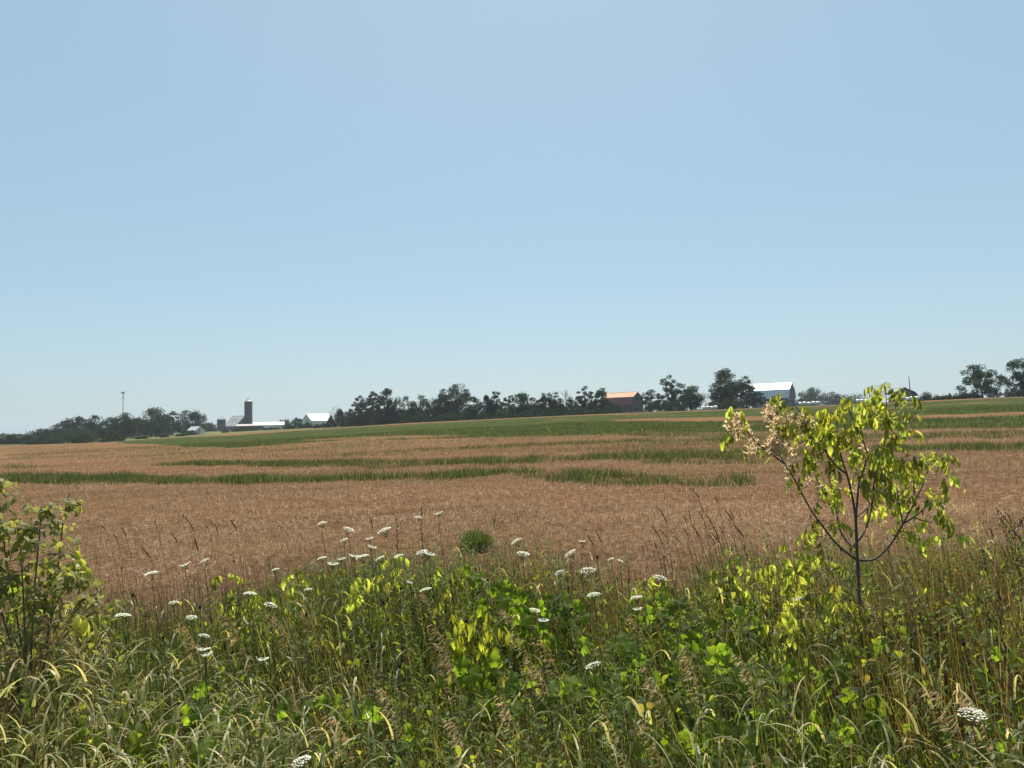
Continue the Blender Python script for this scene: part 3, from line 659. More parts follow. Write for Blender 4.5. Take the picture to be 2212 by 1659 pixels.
silo(536.5, 566, 2.75, 20.6, 'tall dark concrete silo with white rim above the farm', False)
silo(478, 570, 2.95, 8.6, 'short dark silo with open hoop top left of the grey barn', True)

def mast():
    x, y, z, _ = spot(266, 640); root = thing('radio_mast', 'thin lattice radio mast rising behind the left-hand wood', 'mast', (x, y, z)); top = at(266, 849, 640)[2] - z
    for k in range(3):
        a = k * 2.094; m = MB(); m.tube([(math.cos(a) * .9, math.sin(a) * .9, 0), (math.cos(a) * .32, math.sin(a) * .32, top)], [.1, .07], 5); m.build('leg', m_steel, root)
    m = MB()
    n = 26
    for q in range(n):
        z0, z1 = q * top / n, (q + 1) * top / n; r0, r1 = .9 - .58 * q / n, .9 - .58 * (q + 1) / n
        for k in range(3):
            a, b = k * 2.094, (k + 1) * 2.094; m.tube([(math.cos(a) * r0, math.sin(a) * r0, z0), (math.cos(b) * r1, math.sin(b) * r1, z1)], .035, 3)
    m.build('bracing', m_steel, root)
    for sgn in (-1, 1):
        m = MB(); m.tube([(sgn * .75, -.3, top - .6), (sgn * .75, -.3, top + .9)], [.5, .62], 8); m.tube([(0, 0, top), (sgn * .75, -.3, top)], .07, 4); m.build('antenna_drum', m_steel, root)
    m = MB(); m.box((-.2, -.5, top - 4.2), (.45, -.2, top - 2.6)); m.build('panel_antenna', m_steel, root)
mast()

def pole(px, top, dist, label):
    x, y, z, azm = spot(px, dist); H = at(px, top, dist)[2] - z; root = thing('utility_pole', label, 'pole', (x, y, z - .3), group='poles on the right skyline')
    root.rotation_euler = (0, math.radians(-1.6), 0)
    m = MB(); m.tube([(0, 0, 0), (0, 0, H * .5), (0, 0, H + .3)], [.17, .15, .11], 8); m.build('shaft', m_pole, root)
    m = MB(); m.tube([(0, 0, H + .3), (0, 0, H + .42)], [.13, .05], 8); m.build('cap', m_steel, root)
pole(1880.5, 837, 280, 'shorter leaning pole left of the sapling top')
pole(1968.5, 813, 285, 'taller leaning pole rising beside the dark gabled shed')

_b = MB(); _b.tube([(0, 0, .6), (.12, 0, .6), (1.18, 0, .6), (1.3, 0, .6)], [.52, .66, .66, .52], 10); BALE = _b.mesh('wrapped_bale', m_bale, True)
def bale_row(x0, x1, dist, label, group):
    a = spot(x0, dist); b = spot(x1, dist); n = max(3, int(round(math.hypot(b[0] - a[0], b[1] - a[1]) / 1.35))); ang = math.atan2(b[1] - a[1], b[0] - a[0])
    for k in range(n):
        f = (k + .5) / n; x, y = a[0] + (b[0] - a[0]) * f, a[1] + (b[1] - a[1]) * f
        o = bpy.data.objects.new('wrapped_bale', BALE); COL.objects.link(o); o.location = (x, y, float(ground_z(x, y)) + .25 + .1 * math.sin(k * 2.3)); o.rotation_euler = (0, 0, ang); tag(o, f'{["leftmost", "second", "third", "fourth", "fifth", "sixth", "seventh", "eighth"][k]} {label}', 'hay bale', group)
bale_row(1513, 1546, 275, 'white wrapped bale in the row under the gap left of the big dark tree', 'bales left of the big dark tree')
bale_row(1720, 1768, 268, 'white wrapped bale in the row beside the silver-roofed barn', 'bales beside the silver-roofed barn')
bale_row(1845, 1882, 258, 'white wrapped bale in the row at the foot of the shorter pole', 'bales at the shorter pole')
bale_row(1930, 1983, 256, 'white wrapped bale in the row in front of the dark gabled shed', 'bales before the dark shed')
# ------------------------------------------------------------------ stubble, grown strips and verge grass
m_blade = leafy('grass_blades', trans=(2.0, 1.9, .75), mix=.40, rough=.6, spec=.15)
m_broad = leafy('broad_blades', trans=(1.6, 1.6, .9), mix=.45, rough=.45, spec=.35)
m_straw = leafy('straw', trans=(1.15, 1.0, .8), mix=.30, rough=.7, spec=.12)

def blades(P, h, w, phi, th0, th1, col, seg, side=None, tip=None):
    """ribbon blades: start angle th0 from vertical, bending by th1 in all, towards bearing phi"""
    n = len(P); t = np.linspace(0, 1, seg + 1)
    th = th0[:, None] + th1[:, None] * t[None, :] ** 1.4
    st = h[:, None] / seg
    r = np.concatenate([np.zeros((n, 1)), np.cumsum(np.sin((th[:, 1:] + th[:, :-1]) / 2) * st, 1)], 1)
    z = np.concatenate([np.zeros((n, 1)), np.cumsum(np.cos((th[:, 1:] + th[:, :-1]) / 2) * st, 1)], 1)
    C = P[:, None, :] + np.stack([np.sin(phi)[:, None] * r, np.cos(phi)[:, None] * r, z], -1)
    if side is None: side = phi + RNG.uniform(-.9, .9, n) + math.pi / 2
    else: side = side
    S = np.stack([np.sin(side), np.cos(side), np.zeros(n)], 1)[:, None, :]
    prof = (1 - t ** 2.2) * .92 + .08 if seg > 1 else np.array([1., .3])
    hw = (w[:, None] * prof[None, :] * .5)[..., None]
    V = np.stack([C - S * hw, C + S * hw], 2).reshape(-1, 3)
    b = (np.arange(n) * (seg + 1) * 2)[:, None] + np.arange(seg)[None, :] * 2
    Fq_ = np.stack([b, b + 1, b + 3, b + 2], -1).reshape(-1, 4)
    cc = np.repeat(col[:, None, :], (seg + 1) * 2, 1)
    if tip is not None:
        k = np.repeat(t ** 2, 2)[None, :, None]; cc = cc * (1 - k) + tip[:, None, :] * k
    return V, Fq_, cc.reshape(-1, 3)
def join(parts):
    V, F, C, n = [], [], [], 0
    for v, f, c in parts: V.append(v); F.append(f + n); C.append(c); n += len(v)
    return np.concatenate(V), np.concatenate(F), np.concatenate(C)
def wedge(n, d0, d1, a0=-.70, a1=.70, rng=RNG, power=2.0):
    d = rng.uniform(d0 ** power, d1 ** power, n) ** (1 / power); a = rng.uniform(a0, a1, n)
    x, y = np.sin(a) * d, np.cos(a) * d
    return np.stack([x, y, ground_z(x, y)], 1)
def pick(n, cols, wts, rng=RNG, jit=.22):
    c = np.array(cols)[rng.choice(len(cols), n, p=np.array(wts) / sum(wts))]
    return c * rng.uniform(1 - jit, 1 + jit, (n, 1)) * rng.uniform(.94, 1.06, (n, 3))
U = RNG.uniform

# stubble, dense near the verge and thinning out into the ground's own texture
parts = []
for n, d0, d1, sc in ((100000, 5.2, 14, 1.0), (120000, 13, 32, 1.4), (110000, 30, 85, 2.4)):
    P = wedge(n, d0, d1); x, y = P[:, 0], P[:, 1]; d = np.hypot(x, y)
    cl = fbm(x * 1.3, y * 1.0, 31); bigc = fbm(x / 5, y / 3, 32)
    keep = (d > verge_edge(x, y) - .4) & (U(0, 1, n) < np.clip(cl * 2.2 - .35, 0, 1) * (.55 + .9 * bigc)) & (green_at(x, y) < U(.25, .75, n))
    P = P[keep]; n = len(P); cl = cl[keep]; bg_ = bigc[keep]
    h = U(.04, .125, n) * sc ** .5 * (.6 + .8 * cl); lying = U(0, 1, n) < .45
    w = U(.0035, .0075, n) * sc
    th0 = np.where(lying, U(1.05, 1.5, n), U(0, .38, n)); h = np.where(lying, h * 1.35, h); P[:, 2] += np.where(lying, U(0, .09, n), 0)
    c = pick(n, [(.52, .368, .24), (.71, .55, .40), (.355, .226, .14), (.175, .10, .064)], [4, 2.8, 3, 2]) * (.66 + .75 * bg_)[:, None]
    parts.append(blades(P, h, w, U(0, 6.283, n), th0, U(-.2, .5, n), c, 1))
# taller dry grass along the near edge of the field
n = 16000; P = wedge(n, 5.0, 8.6); x, y = P[:, 0], P[:, 1]; keep = (np.hypot(x, y) > verge_edge(x, y) - .8) & (U(0, 1, n) < fbm(x * .9, y * .9, 41) * 1.7 - .35)
P = P[keep]; n = len(P)
parts.append(blades(P, U(.18, .46, n), U(.0025, .0045, n), U(-2.2, -.4, n), U(.02, .25, n), U(0, .6, n), pick(n, [(.30, .185, .12), (.40, .27, .17), (.2, .115, .075)], [3, 2, 2]), 2)) if False else None
V, F, C = join(parts)
o = mk('stubble', V, F, m_straw, col=C); o['kind'] = 'stuff'; o['label'] = 'cut pinkish-brown straw stubble covering the field'; o['category'] = 'stubble'
V, F, C = blades(P, U(.18, .46, n), U(.0025, .0045, n), U(-2.2, -.4, n), U(.02, .25, n), U(0, .6, n), pick(n, [(.30, .185, .12), (.40, .27, .17), (.2, .115, .075)], [3, 2, 2]), 2)
o = mk('dry_grass', V, F, m_straw, col=C); o['kind'] = 'stuff'; o['label'] = 'thin uncut dry grass along the near edge of the stubble'; o['category'] = 'dry grass'

# living grass of the green strips
parts = []
for n, d0, d1, sc, hh in ((560000, 9, 45, .95, .27), (330000, 40, 120, 1.7, .26), (90000, 110, 300, 3.0, .25)):
    P = wedge(n, d0, d1, power=2.0 if d0 < 100 else 1.5); x, y = P[:, 0], P[:, 1]
    g = green_at(x, y); cl = fbm(x / (1.3 * sc), y / (1.3 * sc), 51)
    keep = U(0, 1, n) < (g - .22) * 1.7 * np.clip(cl * 3.2 - .9, .05, 1) * (.8 if d0 < 100 else .45)
    P = P[keep]; n = len(P); cl = cl[keep]; g = g[keep]
    h = hh * U(.45, 1.15, n) * (.55 + .8 * cl) * (.6 + .4 * g); w = U(.008, .016, n) * sc
    c = pick(n, [(.045, .068, .038), (.062, .090, .048), (.10, .125, .07), (.30, .24, .15)], [4, 4, 2, .8])
    parts.append(blades(P, h, w, U(0, 6.283, n), U(0, .4, n), U(0, .7, n), c, 2))
V, F, C = join(parts)
o = mk('strip_grass', V, F, m_blade, col=C); o['kind'] = 'stuff'; o['label'] = 'green grass and clover growing in long strips through the stubble'; o['category'] = 'grass'

# ---- the verge
def canopy(x, y):
    a = np.arctan2(x, y); d = np.hypot(x, y)
    return .34 + .58 * fbm(x * .85 + 3, y * .85, 61) + .16 * smooth01((a - .40) / .16) * smooth01((d - 2.6) / 1.2) + .30 * smooth01((-.44 - a) / .10) * smooth01((d - 2.4) / .8)
def vpoints(n, d0=1.35, pad=0.0):
    P = wedge(n, d0, 7.6, -.78, .78); keep = np.hypot(P[:, 0], P[:, 1]) < verge_edge(P[:, 0], P[:, 1]) + pad
    P = P[keep]; return P, len(P), np.arctan2(P[:, 0], P[:, 1])
parts = []
P, n, a = vpoints(74000)
cp_ = canopy(P[:, 0], P[:, 1]); dry = fbm(P[:, 0] * 1.2, P[:, 1] * 1.2, 71) + .26 * np.clip(a - .28, 0, .3) / .3
c = np.where((dry > .58)[:, None], pick(n, [(.22, .15, .075), (.40, .30, .175), (.13, .115, .04), (.10, .06, .034)], [3, 2.0, 2.5, 3]),
             pick(n, [(.075, .115, .026), (.12, .165, .04), (.20, .23, .08), (.36, .29, .16), (.042, .070, .018)], [4, 3, 2.2, 1.8, 5]))
parts.append(blades(P, cp_ * U(.35, 1.12, n), U(.0028, .0066, n), U(-3.0, .8, n), U(.0, .24, n), U(0, .75, n), c, 3))
V, F, C = join(parts)
o = mk('verge_grass', V, F, m_blade, col=C); o['kind'] = 'stuff'; o['label'] = 'dense mixed green and dry grass of the roadside verge'; o['category'] = 'grass'
# broad arching blades, thickest at the lower left and lower right
P, n, a = vpoints(90000); d = np.hypot(P[:, 0], P[:, 1])
wt = .07 + 1.0 * smooth01((-.18 - a) / .22) * smooth01((4.6 - d) / 1.5) + .75 * smooth01((a - .22) / .2) * smooth01((3.4 - d) / 1.2) * .6 + .16 * smooth01((2.7 - d) / .6)
keep = U(0, 1, n) < wt * (.25 + fbm(P[:, 0] * 1.6, P[:, 1] * 1.6, 81)); P = P[keep]; n = len(P)
c = pick(n, [(.24, .255, .085), (.54, .51, .25), (.13, .165, .04), (.64, .54, .31)], [3, 4, 3, 2.4]); tipc = np.where(U(0, 1, (n, 1)) < .3, np.array([[.36, .29, .16]]), c)
cz = canopy(P[:, 0], P[:, 1]); tall = U(0, 1, n) < .14
P[:, 2] += np.where(tall, 0, cz * U(.12, .92, n))          # blades leave upright stems at all heights and hook over
V, F, C = blades(P, np.where(tall, cz * U(.8, 1.3, n), U(.10, .25, n)), U(.006, .0125, n), U(-2.9, 1.6, n), U(.05, .55, n), np.where(tall, U(.8, 2.0, n), U(1.1, 2.8, n)), c, 6, tip=tipc)
o = mk('broad_grass', V, F, m_broad, col=C); o['kind'] = 'stuff'; o['label'] = 'broad pale grass blades arching over in the near verge'; o['category'] = 'grass'
# thin upright stalks, leaning left
P, n, a = vpoints(9500, pad=.3)
c = pick(n, [(.26, .20, .11), (.16, .15, .06), (.10, .075, .045), (.10, .12, .04)], [3, 3, 1.5, 3])
V, F, C = blades(P, canopy(P[:, 0], P[:, 1]) * U(.8, 1.5, n), U(.0022, .0036, n), U(-2.8, .1, n), U(.0, .34, n), U(-.1, .45, n), c, 3)
o = mk('dry_stalks', V, F, m_straw, col=C); o['kind'] = 'stuff'; o['label'] = 'thin stalks standing and leaning through the verge'; o['category'] = 'dry grass'
# fine-leaved green weeds: stems with many small leaves
P, n, a = vpoints(5600)
wt = .22 + .8 * smooth01((.24 - np.abs(a + .02)) / .12) + .3 * (a > .2); keep = U(0, 1, n) < wt * (.2 + 1.1 * fbm(P[:, 0] * .8 + 7, P[:, 1] * .8, 91)); P = P[keep]; n = len(P)
hs = canopy(P[:, 0], P[:, 1]) * U(.7, 1.18, n); ph = U(-2.6, -.3, n); ln = U(.0, .35, n)
k = 30; t = np.tile(np.linspace(.18, 1, k), (n, 1)) + U(-.015, .015, (n, k))
base = P[:, None, :] + np.stack([np.sin(ph)[:, None] * ln[:, None] * hs[:, None] * t ** 1.5, np.cos(ph)[:, None] * ln[:, None] * hs[:, None] * t ** 1.5, hs[:, None] * t], -1)
LP = base.reshape(-1, 3); m_ = len(LP)
c = np.repeat(pick(n, [(.085, .135, .032), (.12, .175, .038), (.19, .235, .05), (.10, .13, .045)], [3, 3, 1.5, 2]), k, 0) * U(.8, 1.25, (m_, 1))
p1 = blades(LP, U(.022, .052, m_), U(.007, .014, m_), U(0, 6.283, m_), U(.5, 1.2, m_), U(.2, 1.2, m_), c, 2)
p2 = blades(P, hs * 1.02, np.full(n, .003), ph, ln * .6, ln * .7, pick(n, [(.09, .115, .035), (.12, .10, .05)], [2, 1]), 2)
V, F, C = join([p1, p2])
o = mk('leafy_weeds', V, F, m_blade, col=C); o['kind'] = 'stuff'; o['label'] = 'fine-leaved green weeds massed through the verge'; o['category'] = 'weeds'

# broad-leaved weeds filling the gaps: many toothed leaves at all heights below the grass tops
m_weed = leafy('weed_leaves', trans=(2.6, 2.4, .9), mix=.5, rough=.6, spec=.15)
P, n, a = vpoints(44000)
wt = .25 + .5 * smooth01((.9 - np.abs(a - .18)) / .3) * (fbm(P[:, 0] * 1.1 + 2, P[:, 1] * 1.1, 17) > .42) + .5 * smooth01((-.42 - a) / .1) + .35 * smooth01((a - .12) / .12) * smooth01((.52 - a) / .1)
keep = U(0, 1, n) < wt; P = P[keep]; n = len(P)
P[:, 2] += canopy(P[:, 0], P[:, 1]) * U(.08, .88, n) ** .8
ph = U(0, 6.283, n); el = U(-.2, 1.0, n); L = U(.022, .062, n); Wd = L * U(.35, .6, n)
d3 = np.stack([np.sin(ph) * np.cos(el), np.cos(ph) * np.cos(el), -np.sin(el)], 1); s3 = np.stack([np.cos(ph), -np.sin(ph), U(-.4, .4, n)], 1)
t_ = np.array([0, .22, .5, .78, 1.0]); w_ = np.array([.04, .75, 1., .62, .02])
C_ = P[:, None] + d3[:, None] * (L[:, None] * t_)[..., None] - np.array([0, 0, 1.]) * ((L[:, None] * .35) * t_ ** 2)[..., None]
S_ = s3[:, None] * (Wd[:, None] * .5 * w_)[..., None]; dz = np.array([0, 0, 1.]) * (Wd[:, None] * .18 * w_)[..., None]
V = np.stack([C_ - S_ + dz, C_, C_ + S_ + dz], 2).reshape(-1, 3)
b_ = (np.arange(n) * 15)[:, None] + np.arange(4)[None] * 3
F = np.concatenate([np.stack([b_, b_ + 1, b_ + 4, b_ + 3], -1).reshape(-1, 4), np.stack([b_ + 1, b_ + 2, b_ + 5, b_ + 4], -1).reshape(-1, 4)])
C = np.repeat(pick(n, [(.068, .095, .022), (.10, .14, .028), (.18, .215, .04), (.042, .058, .018), (.24, .21, .07)], [4, 4, 3, 3, .8]), 15, 0)
o = mk('weed_foliage', V, F, m_weed, col=C, smooth=True); o['kind'] = 'stuff'; o['label'] = 'tangled broad-leaved weeds filling the verge under the grass'; o['category'] = 'weeds'
# tall tan grass round the foot of the sapling and along the right
P = np.concatenate([np.stack([U(1.6, 2.6, 1700), U(4.0, 5.2, 1700), np.zeros(1700)], 1), np.stack([U(2.5, 4.1, 1500), U(3.6, 5.8, 1500), np.zeros(1500)], 1)]); n = len(P); P[:, 2] = ground_z(P[:, 0], P[:, 1])
h_ = U(.45, 1.02, n) * (.6 + .6 * fbm(P[:, 0] * 1.5, P[:, 1] * 1.5, 45))
b1 = blades(P, h_, U(.0022, .0038, n), U(-2.9, -.2, n), U(0, .35, n), U(.1, 1.0, n), pick(n, [(.36, .26, .15), (.26, .17, .095), (.17, .11, .06), (.20, .18, .07)], [3, 3, 2, 2]), 4)
V, F, C = b1
tipP = V.reshape(n, -1, 3)[:, -1]; k = 9
tp = np.repeat(tipP, k, 0) + RNG.normal(size=(n * k, 3)) * [.022, .022, .03] - [0, 0, .02]; tp = tp[::2]
m2 = len(tp); b2 = blades(tp, U(.010, .020, m2), U(.0022, .004, m2), U(-2.8, -.4, m2), U(.6, 1.6, m2), U(0, .8, m2), pick(m2, [(.55, .42, .28), (.40, .28, .17), (.66, .54, .38)], [3, 3, 1.5]), 1)
V, F, C = join([b1, b2])
o = mk('tall_dry_grass', V, F, m_straw, col=C); o['kind'] = 'stuff'; o['label'] = 'tall tan seeding grass round the sapling and along the right side'; o['category'] = 'dry grass'
# ------------------------------------------------------------------ single plants of the verge
m_maple = leafy('maple_leaf', base=(.20, .225, .06), trans=(3.0, 2.85, 1.25), mix=.64, rough=.42, spec=.4, rand=.48, hue=.022)
m_maple_y = leafy('yellowing_leaf', base=(.225, .245, .045), trans=(2.6, 2.5, 1.1), mix=.58, rough=.45, spec=.45, rand=.25, hue=.02)
m_web = leafy('webbed_dry_leaf', refl=.85, base=(.80, .67, .49), trans=(1.15, 1.03, .85), mix=.5, rough=.7, spec=.2, rand=.22, hue=.012)
m_silk = leafy('silk_web', base=(.62, .56, .48), trans=(1, 1, 1), mix=.5, rough=.8, spec=.1)
m_grape = leafy('vine_leaf', base=(.115, .165, .026), trans=(3.3, 3.4, 1.1), mix=.60, rough=.6, spec=.15, rand=.4, hue=.014)
m_silver = leafy('silvery_leaf', base=(.26, .27, .11), trans=(1.7, 1.6, .7), mix=.48, rough=.55, spec=.2, rand=.3, hue=.02)
m_twig = solid('sapling_bark', (.12, .10, .085), .85, .35, 18, (1, 1, .4), bump=.3)
m_greenstem = solid('green_stem', (.10, .125, .045), .7, .3, 20)
m_drystem = solid('dry_stem', (.20, .15, .085), .8, .3, 20)
m_darkhead = solid('dark_seed_head', (.042, .026, .022), .9, .4, 60)
m_petal = leafy('white_petals', refl=1.0, base=(.90, .90, .82), trans=(.9, .95, .8), mix=.35, rough=.7, spec=.2)
m_panicle = leafy('dry_spikelets', refl=.9, base=(.72, .59, .40), trans=(1.2, 1.08, .85), mix=.5, rough=.6, spec=.3, rand=.2)

def unit(v): v = np.asarray(v, float); return v / (np.linalg.norm(v) + 1e-9)
def leaflet(mb, base, d, nrm, L, Wd, curl, wob=0.0, rng=RNG):
    tt = [0, .14, .3, .46, .6, .74, .88, 1.0]; ww = [.06, .62, .95, .88, 1.0 * .78, .70 * .8, .34, .02]
    d = unit(d); side = unit(np.cross(d, nrm)); nr = np.cross(side, d); p = np.array(base, float); V = []
    cur = d.copy(); last = 0
    for t, w in zip(tt, ww):
        p = p + cur * L * (t - last); last = t
        ang = curl * .19; cur = unit(cur * math.cos(ang) - nr * math.sin(ang)); nr = np.cross(side, cur)
        hw = Wd * .5 * w; dz = -nr * hw * .35 + nr * wob * rng.normal() * hw
        V += [p - side * hw + dz, p, p + side * hw + dz]
    q = []
    for i in range(7):
        a = i * 3; q += [(a, a+1, a+4, a+3), (a+1, a+2, a+5, a+4)]
    mb.add(V, q)
def compound(k, mat, droop, n_pairs=2, L=.075, curl=1.2, wob=.15, pet=.055):
    rng = np.random.default_rng(100 + k); mb = MB()
    P = [(0, 0, 0), (pet * .5, 0, pet * .25), (pet, 0, pet * .2)]
    e = np.array([pet, 0, pet * .2])
    ends = [e.copy()]
    dd = np.array([1, 0, -droop * .6]); 
    for j in range(n_pairs): e = e + unit(dd) * .028; ends.append(e.copy()); P.append(tuple(e))
    mb.tube(P, .0013, 3)
    for j, q in enumerate(ends[:-1] if n_pairs else []):
        for s in (-1, 1):
            d = np.array([.35 + rng.uniform(-.2, .2), s * rng.uniform(.5, .95), -droop * rng.uniform(.5, 1.25)])
            leaflet(mb, q, d, (0, 0, 1) if droop < 1.2 else (s * .3 + .9, s * .3, .5), L * rng.uniform(.7, 1.05), L * rng.uniform(.25, .35), curl * rng.uniform(.5, 1.3), wob, rng)
    leaflet(mb, ends[-1], (1, rng.uniform(-.3, .3), -droop * rng.uniform(.7, 1.3)), (0, 0, 1), L * 1.2, L * .36, curl * rng.uniform(.6, 1.3), wob, rng)
    return mb.mesh('leaf', mat, True)
MAPLE = [compound(k, m_maple, [.6, .9, 1.2, 1.5, 1.9, .8, 1.3, 1.1][k]) for k in range(8)]
MAPLE_Y = [compound(20 + k, m_maple_y, [.8, 1.4, 1.1][k]) for k in range(3)]
WEBBED = [compound(40 + k, m_web, 1.8, 2, .062, 3.2, .8, .03) for k in range(5)]
def grape_mesh(k):
    rng = np.random.default_rng(300 + k); th = np.radians(np.array([-165, -140, -118, -95, -72, -55, -38, -18, 0, 18, 38, 55, 72, 95, 118, 140, 165]))
    r = np.array([.55, .86, .74, .98, .80, .92, .72, .88, 1.12, .88, .72, .92, .80, .98, .74, .86, .55]) * rng.uniform(.9, 1.1, 17) * .058
    V = [(0, 0, 0)] + [(r_ * math.cos(t) * .55, r_ * math.sin(t) * .55, -.010 * rng.uniform(.2, 1)) for r_, t in zip(r, th)] + [(r_ * math.cos(t), r_ * math.sin(t), -.022 * rng.uniform(-.2, 1.4)) for r_, t in zip(r, th)]
    mb = MB(); mb.add(V, [(1+i, 18+i, 19+i, 2+i) for i in range(16)], [(0, 1+i, 2+i) for i in range(16)])
    mb.tube([(0, 0, 0), (-.02, 0, -.012), (-.05, 0, -.04)], .0014, 3)
    return mb.mesh('leaf', m_grape, True)
GRAPE = [grape_mesh(k) for k in range(6)]
def ovate_mesh(k):
    mb = MB(); rng = np.random.default_rng(500 + k); 
    mb.tube([(0, 0, 0), (.03, 0, .012), (.07, 0, .02)], .001, 3)
    for q in range(5):
        a = q * 2.2 + rng.uniform(0, .8); leaflet(mb, (.016 * q, 0, .006 * q), (.5 if q < 4 else 1, math.sin(a), .55 * math.cos(a) + .1), (rng.uniform(-.4, .4), rng.uniform(-.4, .4), 1), rng.uniform(.036, .056), rng.uniform(.016, .025), rng.uniform(.3, 1.6), .2, rng)
    return mb.mesh('leaf_sprig', m_silver, True)
OVATE = [ovate_mesh(k) for k in range(5)]
ORD = ['first', 'second', 'third', 'fourth', 'fifth', 'sixth', 'seventh', 'eighth', 'ninth', 'tenth', 'eleventh', 'twelfth', 'thirteenth', 'fourteenth', 'fifteenth', 'sixteenth', 'seventeenth', 'eighteenth', 'nineteenth', 'twentieth'] + \
      ['twenty-' + s for s in ('first', 'second', 'third', 'fourth', 'fifth', 'sixth', 'seventh', 'eighth', 'ninth')] + ['thirtieth'] + ['thirty-' + s for s in ('first', 'second', 'third', 'fourth', 'fifth', 'sixth', 'seventh', 'eighth', 'ninth')]
def at_z(px, py, z):                             # the point on a viewing ray at height z above the verge
    r = ray(px, py); return np.array([0, 0, EYE]) + r * ((z - EYE) / r[2])
def base_of(p, dx=0.0, dy=0.0):
    x, y = p[0] + dx, p[1] + dy; return np.array([x, y, float(ground_z(x, y)) - .02])

# ---- the young maple on the right
SD = 4.5
def zs(zx, zy, dist=SD): return at(1520.7 + .2604 * zx, 806.5 + .2604 * zy, dist)
sb = zs(1285, 1700); sbase = np.array([sb[0], sb[1], float(ground_z(sb[0], sb[1])) - .03])
sap = thing('maple_sapling', 'young box-elder maple with drooping yellow-green leaves and brown webbed tips', 'sapling', tuple(sbase))
BR = [  # points in the tree's own outline, depth offset at the tip, radii
 ('trunk', [(1275, 1600), (1265, 1380), (1262, 1240), (1245, 1100), (1215, 950), (1185, 830), (1150, 740), (1120, 600), (1100, 420), (1090, 330)], .05, .0098, .0018),
 ('branch', [(1250, 1580), (1130, 1450), (1060, 1370), (985, 1270), (895, 1150), (830, 1030), (740, 860), (690, 780), (630, 690), (615, 600), (600, 390), (585, 280)], -.25, .0068, .0016),
 ('branch', [(628, 690), (500, 630), (400, 540), (340, 460), (300, 400), (258, 310)], -.42, .005, .002),
 ('branch', [(1290, 1600), (1420, 1560), (1560, 1410), (1650, 1250), (1740, 1090), (1770, 1020), (1820, 920), (1840, 870), (1860, 740)], .22, .0068, .0016),
 ('branch', [(1660, 1245), (1780, 1170), (1870, 1080), (1900, 1050)], .1, .005, .002),
 ('branch', [(1768, 1022), (1740, 900), (1725, 780), (1715, 700)], .3, .005, .002),
 ('branch', [(1650, 1250), (1625, 1120), (1610, 1000), (1600, 930)], .1, .004, .002),
 ('branch', [(1185, 830), (1100, 780), (1030, 680), (960, 570), (895, 400), (790, 320), (720, 220)], -.15, .006, .002),
 ('branch', [(1150, 740), (1030, 650), (890, 540), (820, 470)], .2, .005, .002),
 ('branch', [(1265, 1440), (1180, 1400), (1125, 1300), (1095, 1140), (1065, 980), (1040, 870), (1000, 720)], .25, .006, .002),
 ('branch', [(1265, 1420), (1330, 1330), (1385, 1170), (1400, 1000), (1420, 820), (1480, 680), (1500, 540), (1515, 330), (1510, 150), (1508, 105)], .15, .0055, .0016),
 ('branch', [(1262, 1240), (1275, 1000), (1290, 880), (1330, 800), (1360, 640), (1280, 480), (1210, 330), (1190, 220)], -.1, .006, .002),
 ('branch', [(1262, 1200), (1310, 1160), (1440, 1040), (1510, 840), (1560, 740)], .3, .005, .002),
 ('branch', [(1900, 1330), (1910, 1250), (1900, 1180)], .15, .003, .002),
]
POLY = []
for nm, pts, dep, r0, r1 in BR:
    n = len(pts); P = []
    for i, (a, b) in enumerate(pts):
        f = i / (n - 1)
        start = 0.0
        if nm == 'branch' and POLY:
            q0 = zs(*pts[0]); best = min((np.linalg.norm((Q + sbase)[:, [0, 2]] - q0[[0, 2]], axis=1).min(), Q, k) for k, Q in enumerate(POLY))  if False else None
        P.append(zs(a, b, SD + dep * f))
    P = np.array(P)
    if POLY:                                     # join the nearest older wood
        allp = np.concatenate(POLY); dd = np.linalg.norm(allp[:, [0, 2]] - (P[0] - sbase)[[0, 2]], axis=1); near = allp[dd.argmin()] + sbase
        sh = near[1] - P[0][1]; k_ = (P[:, 1] + sh * np.linspace(1, .6, n)) / P[:, 1]; P = np.array([0, 0, EYE]) + (P - np.array([0, 0, EYE])) * k_[:, None]
        if dd.min() < .08: P[0] = near
    else:
        P = np.concatenate([[sbase], P])
    Q = P - sbase
    # smooth the run
    t = np.linspace(0, len(Q) - 1, (len(Q) - 1) * 3 + 1); Q = np.stack([np.interp(t, np.arange(len(Q)), Q[:, j]) for j in range(3)], 1)
    for _ in range(2): Q[1:-1] = (Q[:-2] + 2 * Q[1:-1] + Q[2:]) / 4
    mb = MB(); mb.tube(Q, np.linspace(r0, r1, len(Q)), 7); mb.build(nm, m_twig, sap, smooth=True); POLY.append(Q)
ALLP = np.concatenate(POLY)
